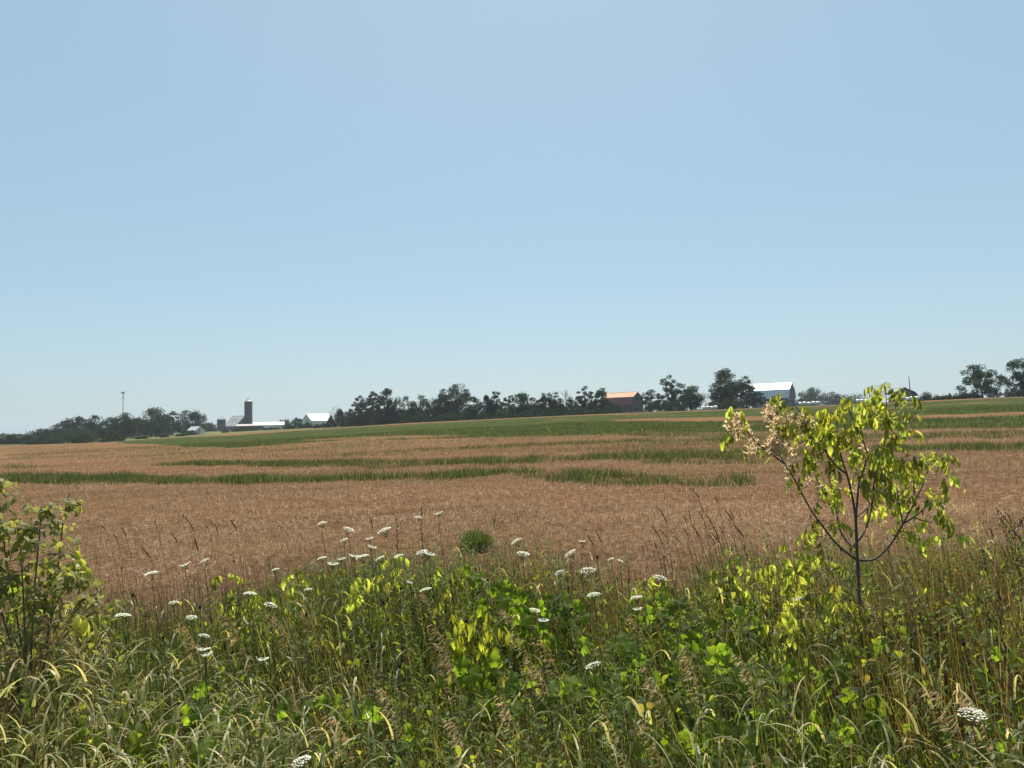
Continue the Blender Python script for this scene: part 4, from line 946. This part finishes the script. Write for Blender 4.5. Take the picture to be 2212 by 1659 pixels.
CL = [(250,300),(240,530),(345,575),(700,190),(730,230),(690,400),(660,420),(790,300),(750,440),(700,450),(800,570),(780,620),(870,430),(860,690),(850,740),(790,850),(950,380),(930,450),(900,470),(980,520),(1000,560),(1060,430),(1080,460),(1130,200),(1150,240),(1200,240),(1300,420),(1120,500),(1100,540),(1000,740),(1020,690),(960,740),(1220,610),(1180,590),(1160,870),(1000,960),(1040,930),(1060,1050),(1030,1080),(1140,980),(1010,1230),(990,1250),(1480,170),(1540,140),(1510,105),(1560,160),(1420,240),(1590,210),(1400,320),(1430,380),(1520,330),(1560,380),(1480,390),(1640,400),(1640,420),(1640,520),(1680,560),(1460,630),(1540,600),(1330,670),(1400,700),(1370,690),(1350,830),(1330,860),(1380,930),(1480,700),(1520,720),(1560,700),(1620,720),(1700,700),(1680,740),(1800,690),(1840,680),(1900,700),(1880,740),(1930,720),(1560,780),(1580,830),(1800,800),(1550,900),(1600,930),(1570,960),(1500,980),(1520,1020),(1460,1080),(1540,1130),(1510,1120),(1760,1040),(1730,1060),(1860,1040),(1920,880),(1940,910),(1900,1190),(1950,1180),(1870,1220),(1960,1370),(1920,1350),(1690,1300),(1720,1310),(920,1350),(950,1340),(1240,720),(1270,700),(1440,760),(1300,860),(1420,850),(960,430),(1040,600),(1130,580),(820,480)]
CY = [(1040,320),(1010,340),(1080,310),(1190,450),(1230,470),(1640,830),(950,700)]
CW = [(250,330),(240,380),(290,390),(345,450),(325,500),(420,560),(430,600),(570,260),(550,320),(590,330),(560,370),(600,480),(570,530),(630,500),(590,560),(720,600),(715,740),(790,350),(820,370),(870,390),(1230,520),(930,850),(900,890),(1290,930),(560,620)]
rng = np.random.default_rng(3)
def hang(lst, meshes, per, name, twig=True):
    for (a, b) in lst:
        c0 = zs(a, b, SD) - sbase; dd = np.linalg.norm(ALLP[:, [0, 2]] - c0[[0, 2]], axis=1); k = dd.argmin(); near = ALLP[k]
        w0 = c0 + sbase; yt = near[1] + sbase[1] + rng.uniform(-.14, .14); c0 = np.array([0, 0, EYE]) + (w0 - np.array([0, 0, EYE])) * (yt / w0[1]) - sbase
        if dd[k] > .015 and twig:
            mb = MB(); mb.tube([near, (near + c0) / 2 + [0, 0, -.008], c0], [.0022, .0018, .0012], 4); mb.build('twig', m_twig, sap)
        for j in range(per):
            rz = rng.uniform(0, 6.28)
            inst(name, meshes[rng.integers(len(meshes))], sap, tuple(c0 + rng.normal(size=3) * [.012, .02, .012]), (rng.uniform(-.35, .35), rng.uniform(-.3, .45), rz), rng.uniform(.75, 1.15))
hang(CL, MAPLE, 2, 'leaf'); hang(CL[1::3], MAPLE, 1, 'leaf', False); hang(CY, MAPLE_Y, 2, 'yellow_leaf'); hang(CW, WEBBED, 4, 'webbed_leaf')

# ---- smaller maple shoots
def shoot(px, py, z, stems, leaves, label, meshes=MAPLE, spread=.10, s=1.0, stemmat=m_greenstem, name='maple_seedling', cat='seedling', group='maple seedlings in the verge', down=.5):
    top = at_z(px, py, z); b = base_of(top, .03, .0); root = thing(name, label, cat, tuple(b), group=group); r_ = np.random.default_rng(int(px * 3 + py))
    H = top[2] - b[2]; ends = []
    for k in range(stems):
        e = np.array([(r_.uniform(-1, 1) * spread) if k else top[0] - b[0], (r_.uniform(-.8, .8) * spread) if k else 0, H * (1 if k == 0 else r_.uniform(.75, .98))])
        Q = np.array([[0, 0, 0], e * [.35, .35, .5] + [.01, 0, 0], e]); mb = MB(); mb.tube(Q, [.004, .003, .0018], 5); mb.build('stem', stemmat, root); ends.append(Q)
    for j in range(int(leaves * 1.3)):
        Q = ends[j % stems]; f = 1 - down * r_.uniform(0, 1) ** 1.5; p = Q[1] + (Q[2] - Q[1]) * (f * 2 - 1 if f > .5 else 0)
        inst('leaf', meshes[r_.integers(len(meshes))], root, tuple(p + r_.normal(size=3) * .012), (r_.uniform(-.3, .3), r_.uniform(-.3, .3), r_.uniform(0, 6.28)), 1.18 * s * r_.uniform(.75, 1.15))
    return root
shoot(845, 1207, .86, 1, 9, 'bright drooping maple seedling topping the verge below the white flower heads')
shoot(790, 1250, .84, 2, 16, 'yellow-green maple seedling with wide arching leaves left of centre', spread=.16)
shoot(485, 1225, .84, 3, 22, 'tall clump of bright upright maple leaves left of centre at the stubble edge', spread=.12, down=.8)
shoot(640, 1222, .80, 1, 8, 'small lit maple seedling at the stubble edge right of the tall bright clump')
shoot(1015, 1310, .84, 3, 30, 'large yellowing maple seedling in the middle of the verge', MAPLE_Y, .13, 1.15, down=.8)
shoot(955, 1375, .72, 1, 8, 'small yellow seedling just below the large yellowing one', MAPLE_Y, .06)
shoot(1595, 1190, .92, 4, 34, 'maple shoot clump right of the dark leaning seed spikes', spread=.15, down=.9)
shoot(1668, 1215, .90, 6, 64, 'broad clump of fresh maple shoots left of the sapling trunk', spread=.28, s=1.1, down=1.0)
shoot(1720, 1180, .95, 3, 24, 'maple shoot with a dark and a lit half behind the fresh clump', spread=.14, down=.7)
shoot(1782, 1215, .90, 4, 30, 'maple shoot arching just left of the sapling trunk', spread=.14, down=.9)
shoot(1685, 1330, .74, 5, 44, 'big-leaved maple shoots low in front of the fresh clump', spread=.2, s=1.2, down=1.0)
shoot(1820, 1300, .75, 2, 14, 'small lit maple leaves at the foot of the sapling trunk on its left', spread=.1)
shoot(1905, 1320, .72, 2, 12, 'small lit maple leaves low to the right of the sapling trunk', spread=.1)
shoot(1430, 1245, .80, 3, 26, 'lone maple shoot under a white flower between stubble and verge', spread=.11, down=.9)
shoot(2115, 1230, .9, 2, 14, 'pale maple leaves by the dark twiggy weed at right', spread=.12)
shoot(2028, 1270, .85, 2, 10, 'little maple shoot in brown grass right of the sapling', spread=.08)
shoot(970, 1225, .82, 1, 7, 'dark-leaved seedling standing up at the stubble edge near the middle', spread=.05, s=1.1)
shoot(575, 1262, .8, 2, 12, 'thin bright seedling between the tall bright clump and the yellow-green one', spread=.08)

# ---- wild grape patches
def vine(px, py, z, wx, wz, n, label):
    c = at_z(px, py, z); b = base_of(c); root = thing('wild_grape_vine', label, 'vine', tuple(b), group='wild grape in the verge'); r_ = np.random.default_rng(int(px + py))
    H = c[2] - b[2]; P = []
    for j in range(n):
        u = r_.normal(size=3); u = u / np.linalg.norm(u); rad = r_.uniform(.3, 1) ** .5
        p = np.array([u[0] * wx * rad, u[1] * wx * .6 * rad, max(.05, H - wz * .35 + u[2] * wz * rad * .6)]); P.append(p)
        tilt = r_.uniform(.1, 1.35)
        o_ = inst('leaf', GRAPE[j % 6], root, tuple(p), (r_.uniform(-.5, .5), 0, 0), r_.uniform(.5, 1.0))
        o_.rotation_euler = (r_.uniform(.35, 1.6), r_.uniform(-.5, .5), r_.uniform(-1.0, 1.0))
    P = np.array(P); order = P[:, 0].argsort()
    for k in range(3):
        sel = P[order[k::3]][::2]; mb = MB(); mb.tube(np.concatenate([[[0, 0, 0]], sel - [0, 0, .03]]), .0025, 4); mb.build('vine_stem', m_drystem, root)
VN = [(1560, 1330, .78, .16, .2, 26, 'grape leaves between the lone shoot and the fresh maple clump'), (1610, 1500, .66, .2, .2, 26, 'grape leaves in the dark hollow below the maple shoots'), (1850, 1420, .72, .2, .2, 26, 'grape leaves right below the sapling'), (1960, 1400, .74, .2, .2, 22, 'grape leaves half hidden in brown grass right of the sapling foot'), (1420, 1300, .76, .14, .16, 18, 'grape leaves at the foot of the lone maple shoot'), (1880, 1560, .64, .18, .18, 20, 'grape leaves low between the right-hand brome heads'),
      (1085, 1275, .80, .16, .16, 26, 'wild grape leaves catching the light above the dark hollow in mid verge'), (1140, 1310, .76, .22, .2, 34, 'spreading wild grape patch beside two white flower heads'),
      (1200, 1300, .74, .14, .14, 18, 'small wild grape patch right of the two stacked white flower heads'), (1000, 1235, .82, .10, .12, 12, 'dark grape leaves poking up at the middle stubble edge'),
      (1330, 1400, .70, .18, .2, 26, 'wild grape leaves glowing just right of the large lone white flower'), (1470, 1390, .70, .24, .2, 34, 'grape leaves under the drooping grass head right of centre'),
      (1530, 1450, .66, .2, .2, 26, 'grape leaves at the edge of the dark hollow right of centre'), (1640, 1430, .70, .18, .18, 24, 'shaded grape leaves below the big-leaved maple shoots'),
      (1740, 1560, .62, .2, .22, 26, 'large grape leaves low at the right of the bottom edge'), (1500, 1600, .60, .18, .2, 26, 'bright grape leaves at the bottom edge right of centre'),
      (1780, 1480, .66, .2, .18, 28, 'grape tangle beneath the sapling trunk'), (2130, 1580, .66, .15, .2, 28, 'bright grape leaves in the lower right corner'),
      (130, 1600, .64, .16, .2, 22, 'green grape leaves at the lower left corner'), (270, 1590, .62, .14, .16, 18, 'large grape leaf patch at the bottom left'),
      (350, 1620, .62, .14, .16, 18, 'second grape leaf patch along the bottom left edge'), (740, 1520, .62, .16, .18, 20, 'wild grape leaves low left of the middle'),
      (585, 1530, .62, .14, .16, 16, 'small green grape patch between broad blades at lower left'), (1040, 1440, .68, .18, .2, 26, 'grape leaves below the large yellowing seedling'),
      (1230, 1480, .66, .18, .2, 22, 'scattered grape leaves below the lone large white flower'), (400, 1510, .66, .14, .14, 14, 'grape leaves half hidden in grass at left'),
      (35, 1250, 1.05, .16, .22, 20, 'bright grape leaves climbing the shrub at the left edge'), (2180, 1420, .8, .12, .2, 14, 'lone lit grape leaves at the right edge'), (905, 1600, .6, .14, .14, 14, 'grape leaves at the bottom edge left of the middle')]
for px, py, z, wx, wz, n, lb in VN: vine(px, py, z - .03, wx * 1.35, wz * 1.25, max(8, int(n * .85)), lb)

# ---- the shrub at the left edge
def left_shrub():
    b = base_of(at(60, 1500, 3.9)); b[2] = float(ground_z(b[0], b[1])) - .02
    root = thing('leafy_shrub', 'leafy shrub with tall dark stems and silvery leaves at the left edge', 'shrub', tuple(b)); r_ = np.random.default_rng(77)
    stems = [[(75, 1420), (52, 1280), (38, 1220), (28, 1130), (20, 1060), (18, 1028)], [(120, 1430), (140, 1290), (150, 1220), (160, 1130), (168, 1085), (175, 1065)], [(90, 1430), (100, 1260), (106, 1190), (112, 1120), (122, 1108)],
             [(60, 1430), (20, 1300), (5, 1220), (-20, 1120)], [(110, 1430), (140, 1320), (165, 1260), (180, 1225)], [(80, 1430), (75, 1300), (70, 1200), (60, 1130)], [(60, 1430), (-10, 1330), (-40, 1200)], [(100, 1430), (165, 1350), (205, 1300)]]
    for k, st in enumerate(stems):
        Q = np.array([at(a - 24, c, 3.9 + .12 * math.sin(k * 2.1)) for a, c in st]) - b; Q = np.concatenate([[[r_.uniform(-.05, .05), r_.uniform(-.05, .05), 0]], Q])
        mb = MB(); mb.tube(Q, np.linspace(.0045, .0018, len(Q)), 5); mb.build('stem', m_twig, root)
        for j in range(28):
            f = r_.uniform(.18, 1) ** .8 * (len(Q) - 1); i0 = int(min(f, len(Q) - 2)); p = Q[i0] + (Q[i0 + 1] - Q[i0]) * (f - i0)
            if k < 2 and f > len(Q) * .55 and r_.uniform() < .55: continue
            dv = r_.normal(size=3) * [.075, .12, .06] * (1.0 if f < len(Q) * .68 else .22)
            inst('leaf_sprig', OVATE[j % 5] if r_.uniform() < .95 else MAPLE[j % 8], root, tuple(p + dv), (r_.uniform(-.9, .9), r_.uniform(-.6, .7), r_.uniform(0, 6.28)), r_.uniform(.8, 1.5))
left_shrub()

# ---- white lace flowers
def umbel_mesh(k):
    r_ = np.random.default_rng(700 + k); mb = MB(); R = (.036, .034, .031, .037)[k]; n = (56, 46, 40, 34)[k]
    for j in range(n):
        f = math.sqrt((j + .5) / n); a = j * 2.39996; cx, cy_ = R * f * math.cos(a), R * f * math.sin(a); cz = (.011 if k != 2 else -.008) * (1 - f * f) + r_.normal() * .0012
        rad = r_.uniform(.0036, .0062) * (1.15 if f > .8 else 1); m = 6; tl = r_.normal(size=2) * .25
        V = [(cx, cy_, cz + .0015)] + [(cx + rad * (1 if q % 2 else .62) * math.cos(q * 1.0472), cy_ + rad * (1 if q % 2 else .62) * math.sin(q * 1.0472), cz + tl[0] * rad * math.cos(q * 1.0472) + tl[1] * rad * math.sin(q * 1.0472)) for q in range(6)]
        mb.add(V, t=[(0, 1 + q, 1 + (q + 1) % 6) for q in range(6)])
    return mb.mesh('umbel', m_petal, False)
def rays_mesh():
    mb = MB()
    for j in range(14):
        a = j * 2.39996; f = math.sqrt((j + .5) / 14); mb.tube([(0, 0, -.035), (.034 * f * math.cos(a) * .6, .034 * f * math.sin(a) * .6, -.014), (.034 * f * math.cos(a), .034 * f * math.sin(a), -.001)], .0007, 3)
    return mb.mesh('flower_rays', m_greenstem)
UMB = [umbel_mesh(k) for k in range(4)]; RAYS = rays_mesh()
FL = {'far': [(399,1218,1),(442,1212,.9),(327,1239,1.0),(375,1302,.8),(539,1283,1.1),(266,1330,1.1),(585,1308,1.1),(594,1231,.7),(414,1334,.9)],
      'low': [(442,1374,.9),(440,1400,1.2),(447,1412,1.0),(568,1422,1.0),(650,1645,1.1)],
      'field': [(695,1131,.9),(753,1144,1),(743,1167,.7),(798,1162,.8),(829,1147,1.3),(947,1107,1.0),(905,1118,.7),(804,1180,.9),(765,1199,1),(783,1203,1.1),(719,1216,1.1),(928,1194,1.3),(912,1193,1.0),(860,1202,.9),(737,1206,.8),(820,1207,.9),(696,1206,.8)],
      'mid': [(920,1274,1.0),(665,1274,.7),(885,1257,.6),(1115,1170,1.1),(1130,1197,1.2),(1233,1195,1.1),(1257,1168,.7),(1209,1237,.9),(1270,1233,1.4),(1320,1208,.6),(1283,1285,1.1),(1376,1291,1.0),(1426,1249,1.3),(1155,1319,1.0),(1173,1338,1.1),(1377,1314,.9)],
      'right': [(1282,1438,1.25),(1722,1292,1.0),(2100,1543,1.5),(1340,1212,.6)]}
WHERE = {'far': 'of those near the left-hand stubble edge', 'low': 'of the low ones at left', 'field': 'in the drift before the stubble', 'mid': 'in the scattering across the middle', 'right': ''}
SPECIAL = {(1282,1438): 'large flat white lace flower standing alone low in the middle right', (1722,1292): 'white lace flower half hidden among the fresh maple shoots', (2100,1543): 'biggest whitest lace flower in the lower right corner', (1340,1212): 'tiny white lace flower at the stubble edge left of the lone maple shoot'}
for key, lst in FL.items():
    for q, (px, py, s) in enumerate(sorted(lst)):
        r_ = np.random.default_rng(int(px * 5 + py)); z = np.interp(py, [1100, 1180, 1260, 1340, 1450, 1550, 1650], [.98, .92, .88, .86, .84, .86, .80]) + r_.uniform(-.03, .03)
        p = at_z(px, py, z); b = base_of(p, r_.uniform(-.02, .10), r_.uniform(-.05, .05)); dist = np.hypot(p[0], p[1])
        lb = SPECIAL.get((px, py)) or f'white lace flower, {ORD[q]} from the left {WHERE[key]}'
        root = thing('wild_carrot', lb, 'flower', tuple(b), group='white lace flowers in the verge')
        tip = p - b; sc = s * np.clip(dist / 5.0, .66, 1.2) * 1.08
        tilt = (r_.uniform(-.2, .12), r_.uniform(-.55, .35))
        u = inst('umbel', UMB[r_.integers(4)], root, tuple(tip), (tilt[0], tilt[1], 0), sc); inst('flower_rays', RAYS, u, (0, 0, 0))
        mb = MB(); mb.tube([(0, 0, 0), tip * [.3, .3, .5] + [.01, 0, 0], tip * [.8, .8, .85], tip - [0, 0, .034 * sc]], [.0028, .0024, .002, .0016], 5); mb.build('stem', m_greenstem, root)
        if q % 2 == 0:
            mb = MB(); e = tip * [.6, .6, .72]
            for s_ in (-1, 1):
                for j in range(3): leaflet(mb, e, (s_ * (.5 + .2 * j), .3 * (j - 1), .5 - .3 * j), (0, 0, 1), .05, .008, .8)
            mb.build('feathery_leaf', m_grape, root)

# ---- drooping brome grass
def panicle_mesh(k):
    r_ = np.random.default_rng(800 + k); mb = MB(); L = .20; t = np.linspace(0, 1, 9)
    ax = np.stack([-.38 * L * t ** 1.4, 0 * t, L * t - .14 * L * t ** 2.5], 1); mb.tube(ax, np.linspace(.0014, .0006, 9), 3)
    for j in range(60):
        f = r_.uniform(.03, 1); p = np.array([np.interp(f, t, ax[:, i]) for i in range(3)]); a = r_.uniform(0, 6.28)
        o_ = np.array([math.cos(a) * .014 - .006, math.sin(a) * .014, r_.uniform(-.012, .008)]) * (1.5 - .7 * f); q = p + o_
        d = unit([o_[0] * 18 - .55, o_[1] * 18, -.75 + .5 * r_.uniform()]); sd = unit(np.cross(d, r_.normal(size=3))); l = r_.uniform(.014, .027); w = r_.uniform(.0012, .0021); nn = np.cross(d, sd)
        V = [q, q + d * l * .4 + sd * w, q + d * l * .4 - sd * w * .6 + nn * w, q + d * l * .4 - sd * w * .6 - nn * w, q + d * l]
        mb.add(V, t=[(0, 1, 2), (0, 2, 3), (0, 3, 1), (4, 2, 1), (4, 3, 2), (4, 1, 3)])
    return mb.mesh('panicle', m_panicle)
PAN = [panicle_mesh(k) for k in range(5)]
BROME = [(85,1300,1.3,1.0),(130,1335,1.1,.95),(70,1330,1.1,.98),(392,1345,1.1,.86),(485,1330,1.3,.88),(36,1390,.9,.9),(590,1320,1.1,.86),(640,1300,1.3,.88),(923,1350,1.2,.84),(945,1405,1.1,.8),(915,1275,.8,.88),(820,1490,1,.76),(710,1530,1,.74),(1085,1315,1,.86),(1100,1375,1.1,.82),(1073,1505,.9,.74),(960,1555,.9,.72),(1163,1370,1.1,.82),(1366,1325,.9,.82),(1456,1405,1.1,.8),(1392,1445,1.1,.78),(1301,1545,1,.72),(1596,1420,1,.8),(1143,1415,.9,.78),(1381,1555,.9,.72),(1946,1440,1,.8),(2015,1495,1.3,.84),(2071,1505,1.1,.84),(1864,1300,.9,.84),(1964,1245,1,.9),(2054,1060,1.1,1.18),(2083,1092,1.1,1.12),(2100,1118,1,1.08),(585,1092,.9,1.06),(46,1075,1,1.22),(86,1095,1.2,1.18),(181,1122,1,1.12),(2120,1240,1,.92)]
for q, (px, py, s, z) in enumerate(sorted(BROME)):
    s *= 1.08; z += .03
    r_ = np.random.default_rng(int(px * 11 + py)); p = at_z(px, py, z); L = .20 * s; low = p + [.38 * L, 0, -.86 * L]
    b = base_of(low, r_.uniform(.10, .28), r_.uniform(-.05, .08)); root = thing('brome_stalk', f'drooping tan brome seed head, {ORD[q]} from the left in the verge', 'grass', tuple(b), group='drooping brome heads in the verge')
    e = low - b; mb = MB(); mb.tube([(0, 0, 0), e * [.35, .35, .5], e * [.75, .75, .82], e], [.0022, .0019, .0016, .0013], 4); mb.build('stalk', m_drystem, root)
    inst('panicle', PAN[q % 5], root, tuple(e), (r_.uniform(-.2, .2), r_.uniform(-.1, .15), r_.uniform(-.5, .5)), s)
    mb = MB(); leaflet(mb, e * [.3, .3, .45], (-.6, r_.uniform(-.5, .5), .6), (0, 0, 1), .22, .008, 2.2); mb.build('blade', m_blade, root)

# ---- dark seed spikes leaning over the stubble
def spike_mesh(k):
    r_ = np.random.default_rng(900 + k); mb = MB(); t = np.linspace(0, 1, 10)
    mb.tube(np.stack([-.012 * t ** 2, 0 * t, .075 * t], 1), (.0028 + r_.uniform(-.0006, .0006, 10)) * np.sin(np.clip(t * .94 + .06, 0, 1) * 3.0) ** .35 + .0004, 6); return mb.mesh('seed_spike', m_darkhead)
SPK = [spike_mesh(k) for k in range(4)]
S1 = [(940,180),(1320,270),(1040,390),(860,530),(770,600),(1040,550),(1200,640),(1480,600),(1530,570),(1580,510),(420,590),(370,515),(240,810),(370,850),(250,1005),(600,940),(760,810),(960,830),(1390,780),(1230,940),(1285,940),(1310,840),(1700,830),(350,960),(1000,1500)]
S1 = sorted((1382.5 + .125 * a, 1037 + .125 * b) for a, b in S1)
S2 = sorted((.25 * a, 979.3 + .25 * b) for a, b in [(1595,540),(1645,590),(1805,560),(1865,620),(1770,600),(2015,600),(1345,590),(880,610),(1070,650),(1000,700),(1255,830),(1500,700),(1700,760)])
S3 = sorted([(803,1122),(1292,1150),(1275,1160),(2152,1092),(2165,1120),(2180,1108),(2142,1140),(2195,1150),(2170,1180),(2205,1120),(2130,1190),(2186,1210)])
for lst, wh, gp in ((S1, 'of those beside the maple shoots', 'dark seed spikes right of centre'), (S2, 'of those right of the left-hand shrub', 'dark seed spikes on the left'), (S3, 'of the scattered loose ones', 'loose dark seed spikes')):
    for q, (px, py) in enumerate(lst):
        r_ = np.random.default_rng(int(px * 17 + py)); z = np.interp(py, [1050, 1120, 1180, 1240], [1.16, 1.03, .93, .86]) + r_.uniform(-.03, .03); p = at_z(px, py, z); tl = r_.uniform(.05, .6)
        e0 = p - np.array([-.07 * math.sin(tl), 0, .07 * math.cos(tl)]); b = base_of(e0, r_.uniform(.05, .25), 0)
        root = thing('timothy_stalk', f'thin dark seed spike, {ORD[q]} from the left {wh}', 'grass', tuple(b), group=gp); e = e0 - b
        mb = MB(); mb.tube([(0, 0, 0), e * [.4, .4, .55], e], [.002, .0016, .0012], 4); mb.build('stalk', m_drystem, root)
        inst('seed_spike', SPK[q % 4], root, tuple(e), (r_.uniform(-.15, .15), -tl, 0), r_.uniform(.85, 1.35))
# ---- dried knapweed-like stems with dark knobs
def knob_mesh():
    mb = MB(); t = np.linspace(0, 1, 7); mb.tube(np.stack([0 * t, 0 * t, t * .024], 1), [.002, .007, .0095, .009, .010, .007, .003], 8)
    for j in range(9):
        a = j * .698; mb.tube([(.006 * math.cos(a), .006 * math.sin(a), .018), (.012 * math.cos(a), .012 * math.sin(a), .032)], [.0012, .0005], 3)
    return mb.mesh('seed_knob', m_darkhead)
KNB = knob_mesh()
KN = [(865,1275),(828,1306),(838,1341),(827,1419),(803,1401),(1054,1256),(1009,1346),(962,1324),(863,1444),(660,1331),(432,1316),(314,1334),(352,1381),(1990,1346),(2025,1376),(2081,1396),(2141,1344),(2174,1411),(1290,1208),(1252,1408),(505,1215),(262,1230),(288,1290),(1435,1205)]
for q, (px, py) in enumerate(sorted(KN)):
    r_ = np.random.default_rng(int(px * 19 + py)); z = np.interp(py, [1200, 1300, 1450], [.92, .88, .84]); p = at_z(px, py, z); b = base_of(p, r_.uniform(-.02, .14), 0)
    root = thing('dried_flower_stem', f'dried stem with a dark knobbly seed head, {ORD[q]} from the left', 'weed', tuple(b), group='dark seed heads in the verge'); e = p - b
    mb = MB(); mb.tube([(0, 0, 0), e * [.4, .4, .5], e], [.0028, .0024, .0018], 5); mb.build('stem', m_drystem, root); inst('seed_knob', KNB, root, tuple(e), (r_.uniform(-.3, .3), r_.uniform(-.3, .3), 0), r_.uniform(.5, .9))
# ---- two tall dead docks standing against the stubble
for px, py, hgt, lb in ((910, 1096, 105, 'taller of two dark beaded dock stalks against the stubble'), (857, 1122, 90, 'shorter of two dark beaded dock stalks against the stubble')):
    p = at_z(px, py, 1.03); b = base_of(p, .01); root = thing('dead_dock', lb, 'weed', tuple(b)); e = p - b; r_ = np.random.default_rng(px)
    mb = MB(); mb.tube([(0, 0, 0), e * [.5, .5, .5], e], [.0035, .003, .0015], 5); mb.build('stem', m_darkhead, root)
    me = MB(); me.tube([(0, 0, -.007), (0, 0, -.003), (0, 0, .003), (0, 0, .007)], [.001, .006, .006, .001], 6); me = me.mesh('seed_cluster', m_darkhead)
    for j in range(16):
        f = 1 - .42 * j / 15; inst('seed_cluster', me, root, tuple(e * f + r_.normal(size=3) * [.006, .006, .003]), (r_.uniform(-1, 1), r_.uniform(-1, 1), 0), r_.uniform(.6, 1.2))
# ---- dark twiggy weeds at the right edge
for q, (px, py, z) in enumerate([(2180, 1110, 1.12), (2120, 1180, .98), (2205, 1190, 1.0), (2150, 1290, .9)]):
    p = at_z(px, py, z); b = base_of(p, .12); e = p - b; r_ = np.random.default_rng(px)
    root = thing('dry_weed', ['tallest dark branching weed at the right edge', 'dark branching weed behind the brown grass right of the sapling', 'dark branching weed cut by the right picture edge', 'low dark branching weed near the right edge'][q], 'weed', tuple(b))
    mb = MB(); mb.tube([(0, 0, 0), e * [.5, .5, .5], e], [.004, .003, .0012], 5); mb.build('stem', m_twig, root)
    for j in range(9):
        f = r_.uniform(.35, .92); s_ = e * f; d = unit([r_.uniform(-.8, .5), r_.uniform(-.5, .5), 1.0]); l = (1 - f) * .5 + .08
        mb = MB(); mb.tube([s_, s_ + d * l * .5 + [0, 0, .01], s_ + d * l], [.0018, .0014, .0008], 4)
        for k in range(5): c_ = s_ + d * l * (.45 + .13 * k) + r_.normal(size=3) * .003; mb.tube([c_ - [0, 0, .006], c_, c_ + [0, 0, .006]], [.001, .0042, .001], 5)
        mb.build('branch', m_darkhead, root)
# ---- round tumbleweed-like plant in the stubble
g = ground_hit(1030, 1190); n = 2600; r_ = np.random.default_rng(8)
root = thing('round_weed', 'dense round dark green weed growing alone in the stubble', 'weed', tuple(g - [0, 0, .02])); R = .245
u = r_.normal(size=(n, 3)); u /= np.linalg.norm(u, axis=1)[:, None]; u[:, 2] = np.abs(u[:, 2]); P = u * [R * 1.15, R, .30] * (r_.uniform(.1, 1, (n, 1)) ** .45) * (.5 + .95 * fbm(u[:, 0] * 2.4 + 5, u[:, 2] * 2.4 + u[:, 1], 4)[:, None]) * .82
V, F, C = blades(P, r_.uniform(.05, .11, n), r_.uniform(.003, .006, n), np.arctan2(u[:, 0], u[:, 1]), r_.uniform(.1, .9, n) * (1 - u[:, 2] * .6), r_.uniform(-.3, .5, n), pick(n, [(.07, .115, .045), (.10, .15, .055), (.05, .08, .035)], [3, 2, 2], r_), 2)
mk('foliage', V, F, m_blade, root, C)
mb = MB()
for j in range(7): d = unit([math.cos(j) * .6, math.sin(j * 1.7) * .6, 1]); mb.tube([(0, 0, 0), d * .12, d * .26], [.006, .004, .002], 4)
mb.build('stem', m_greenstem, root)
# ------------------------------------------------------------------ summer haze
mh = bpy.data.materials.new('haze_air'); mh.use_nodes = True; nt = mh.node_tree; nt.nodes.clear()
out = nt.nodes.new('ShaderNodeOutputMaterial'); pv = nt.nodes.new('ShaderNodeVolumePrincipled')
pv.inputs['Color'].default_value = (.80, .88, 1.0, 1); pv.inputs['Density'].default_value = .00014; pv.inputs['Anisotropy'].default_value = .2
nt.links.new(pv.outputs[0], out.inputs['Volume'])
hb = MB(); hb.box((-2500, -2500, -14), (2500, 2500, 55)); hz = hb.build('haze', mh); hz['kind'] = 'stuff'
hz['label'] = 'pale summer haze in the air'; hz['category'] = 'haze'
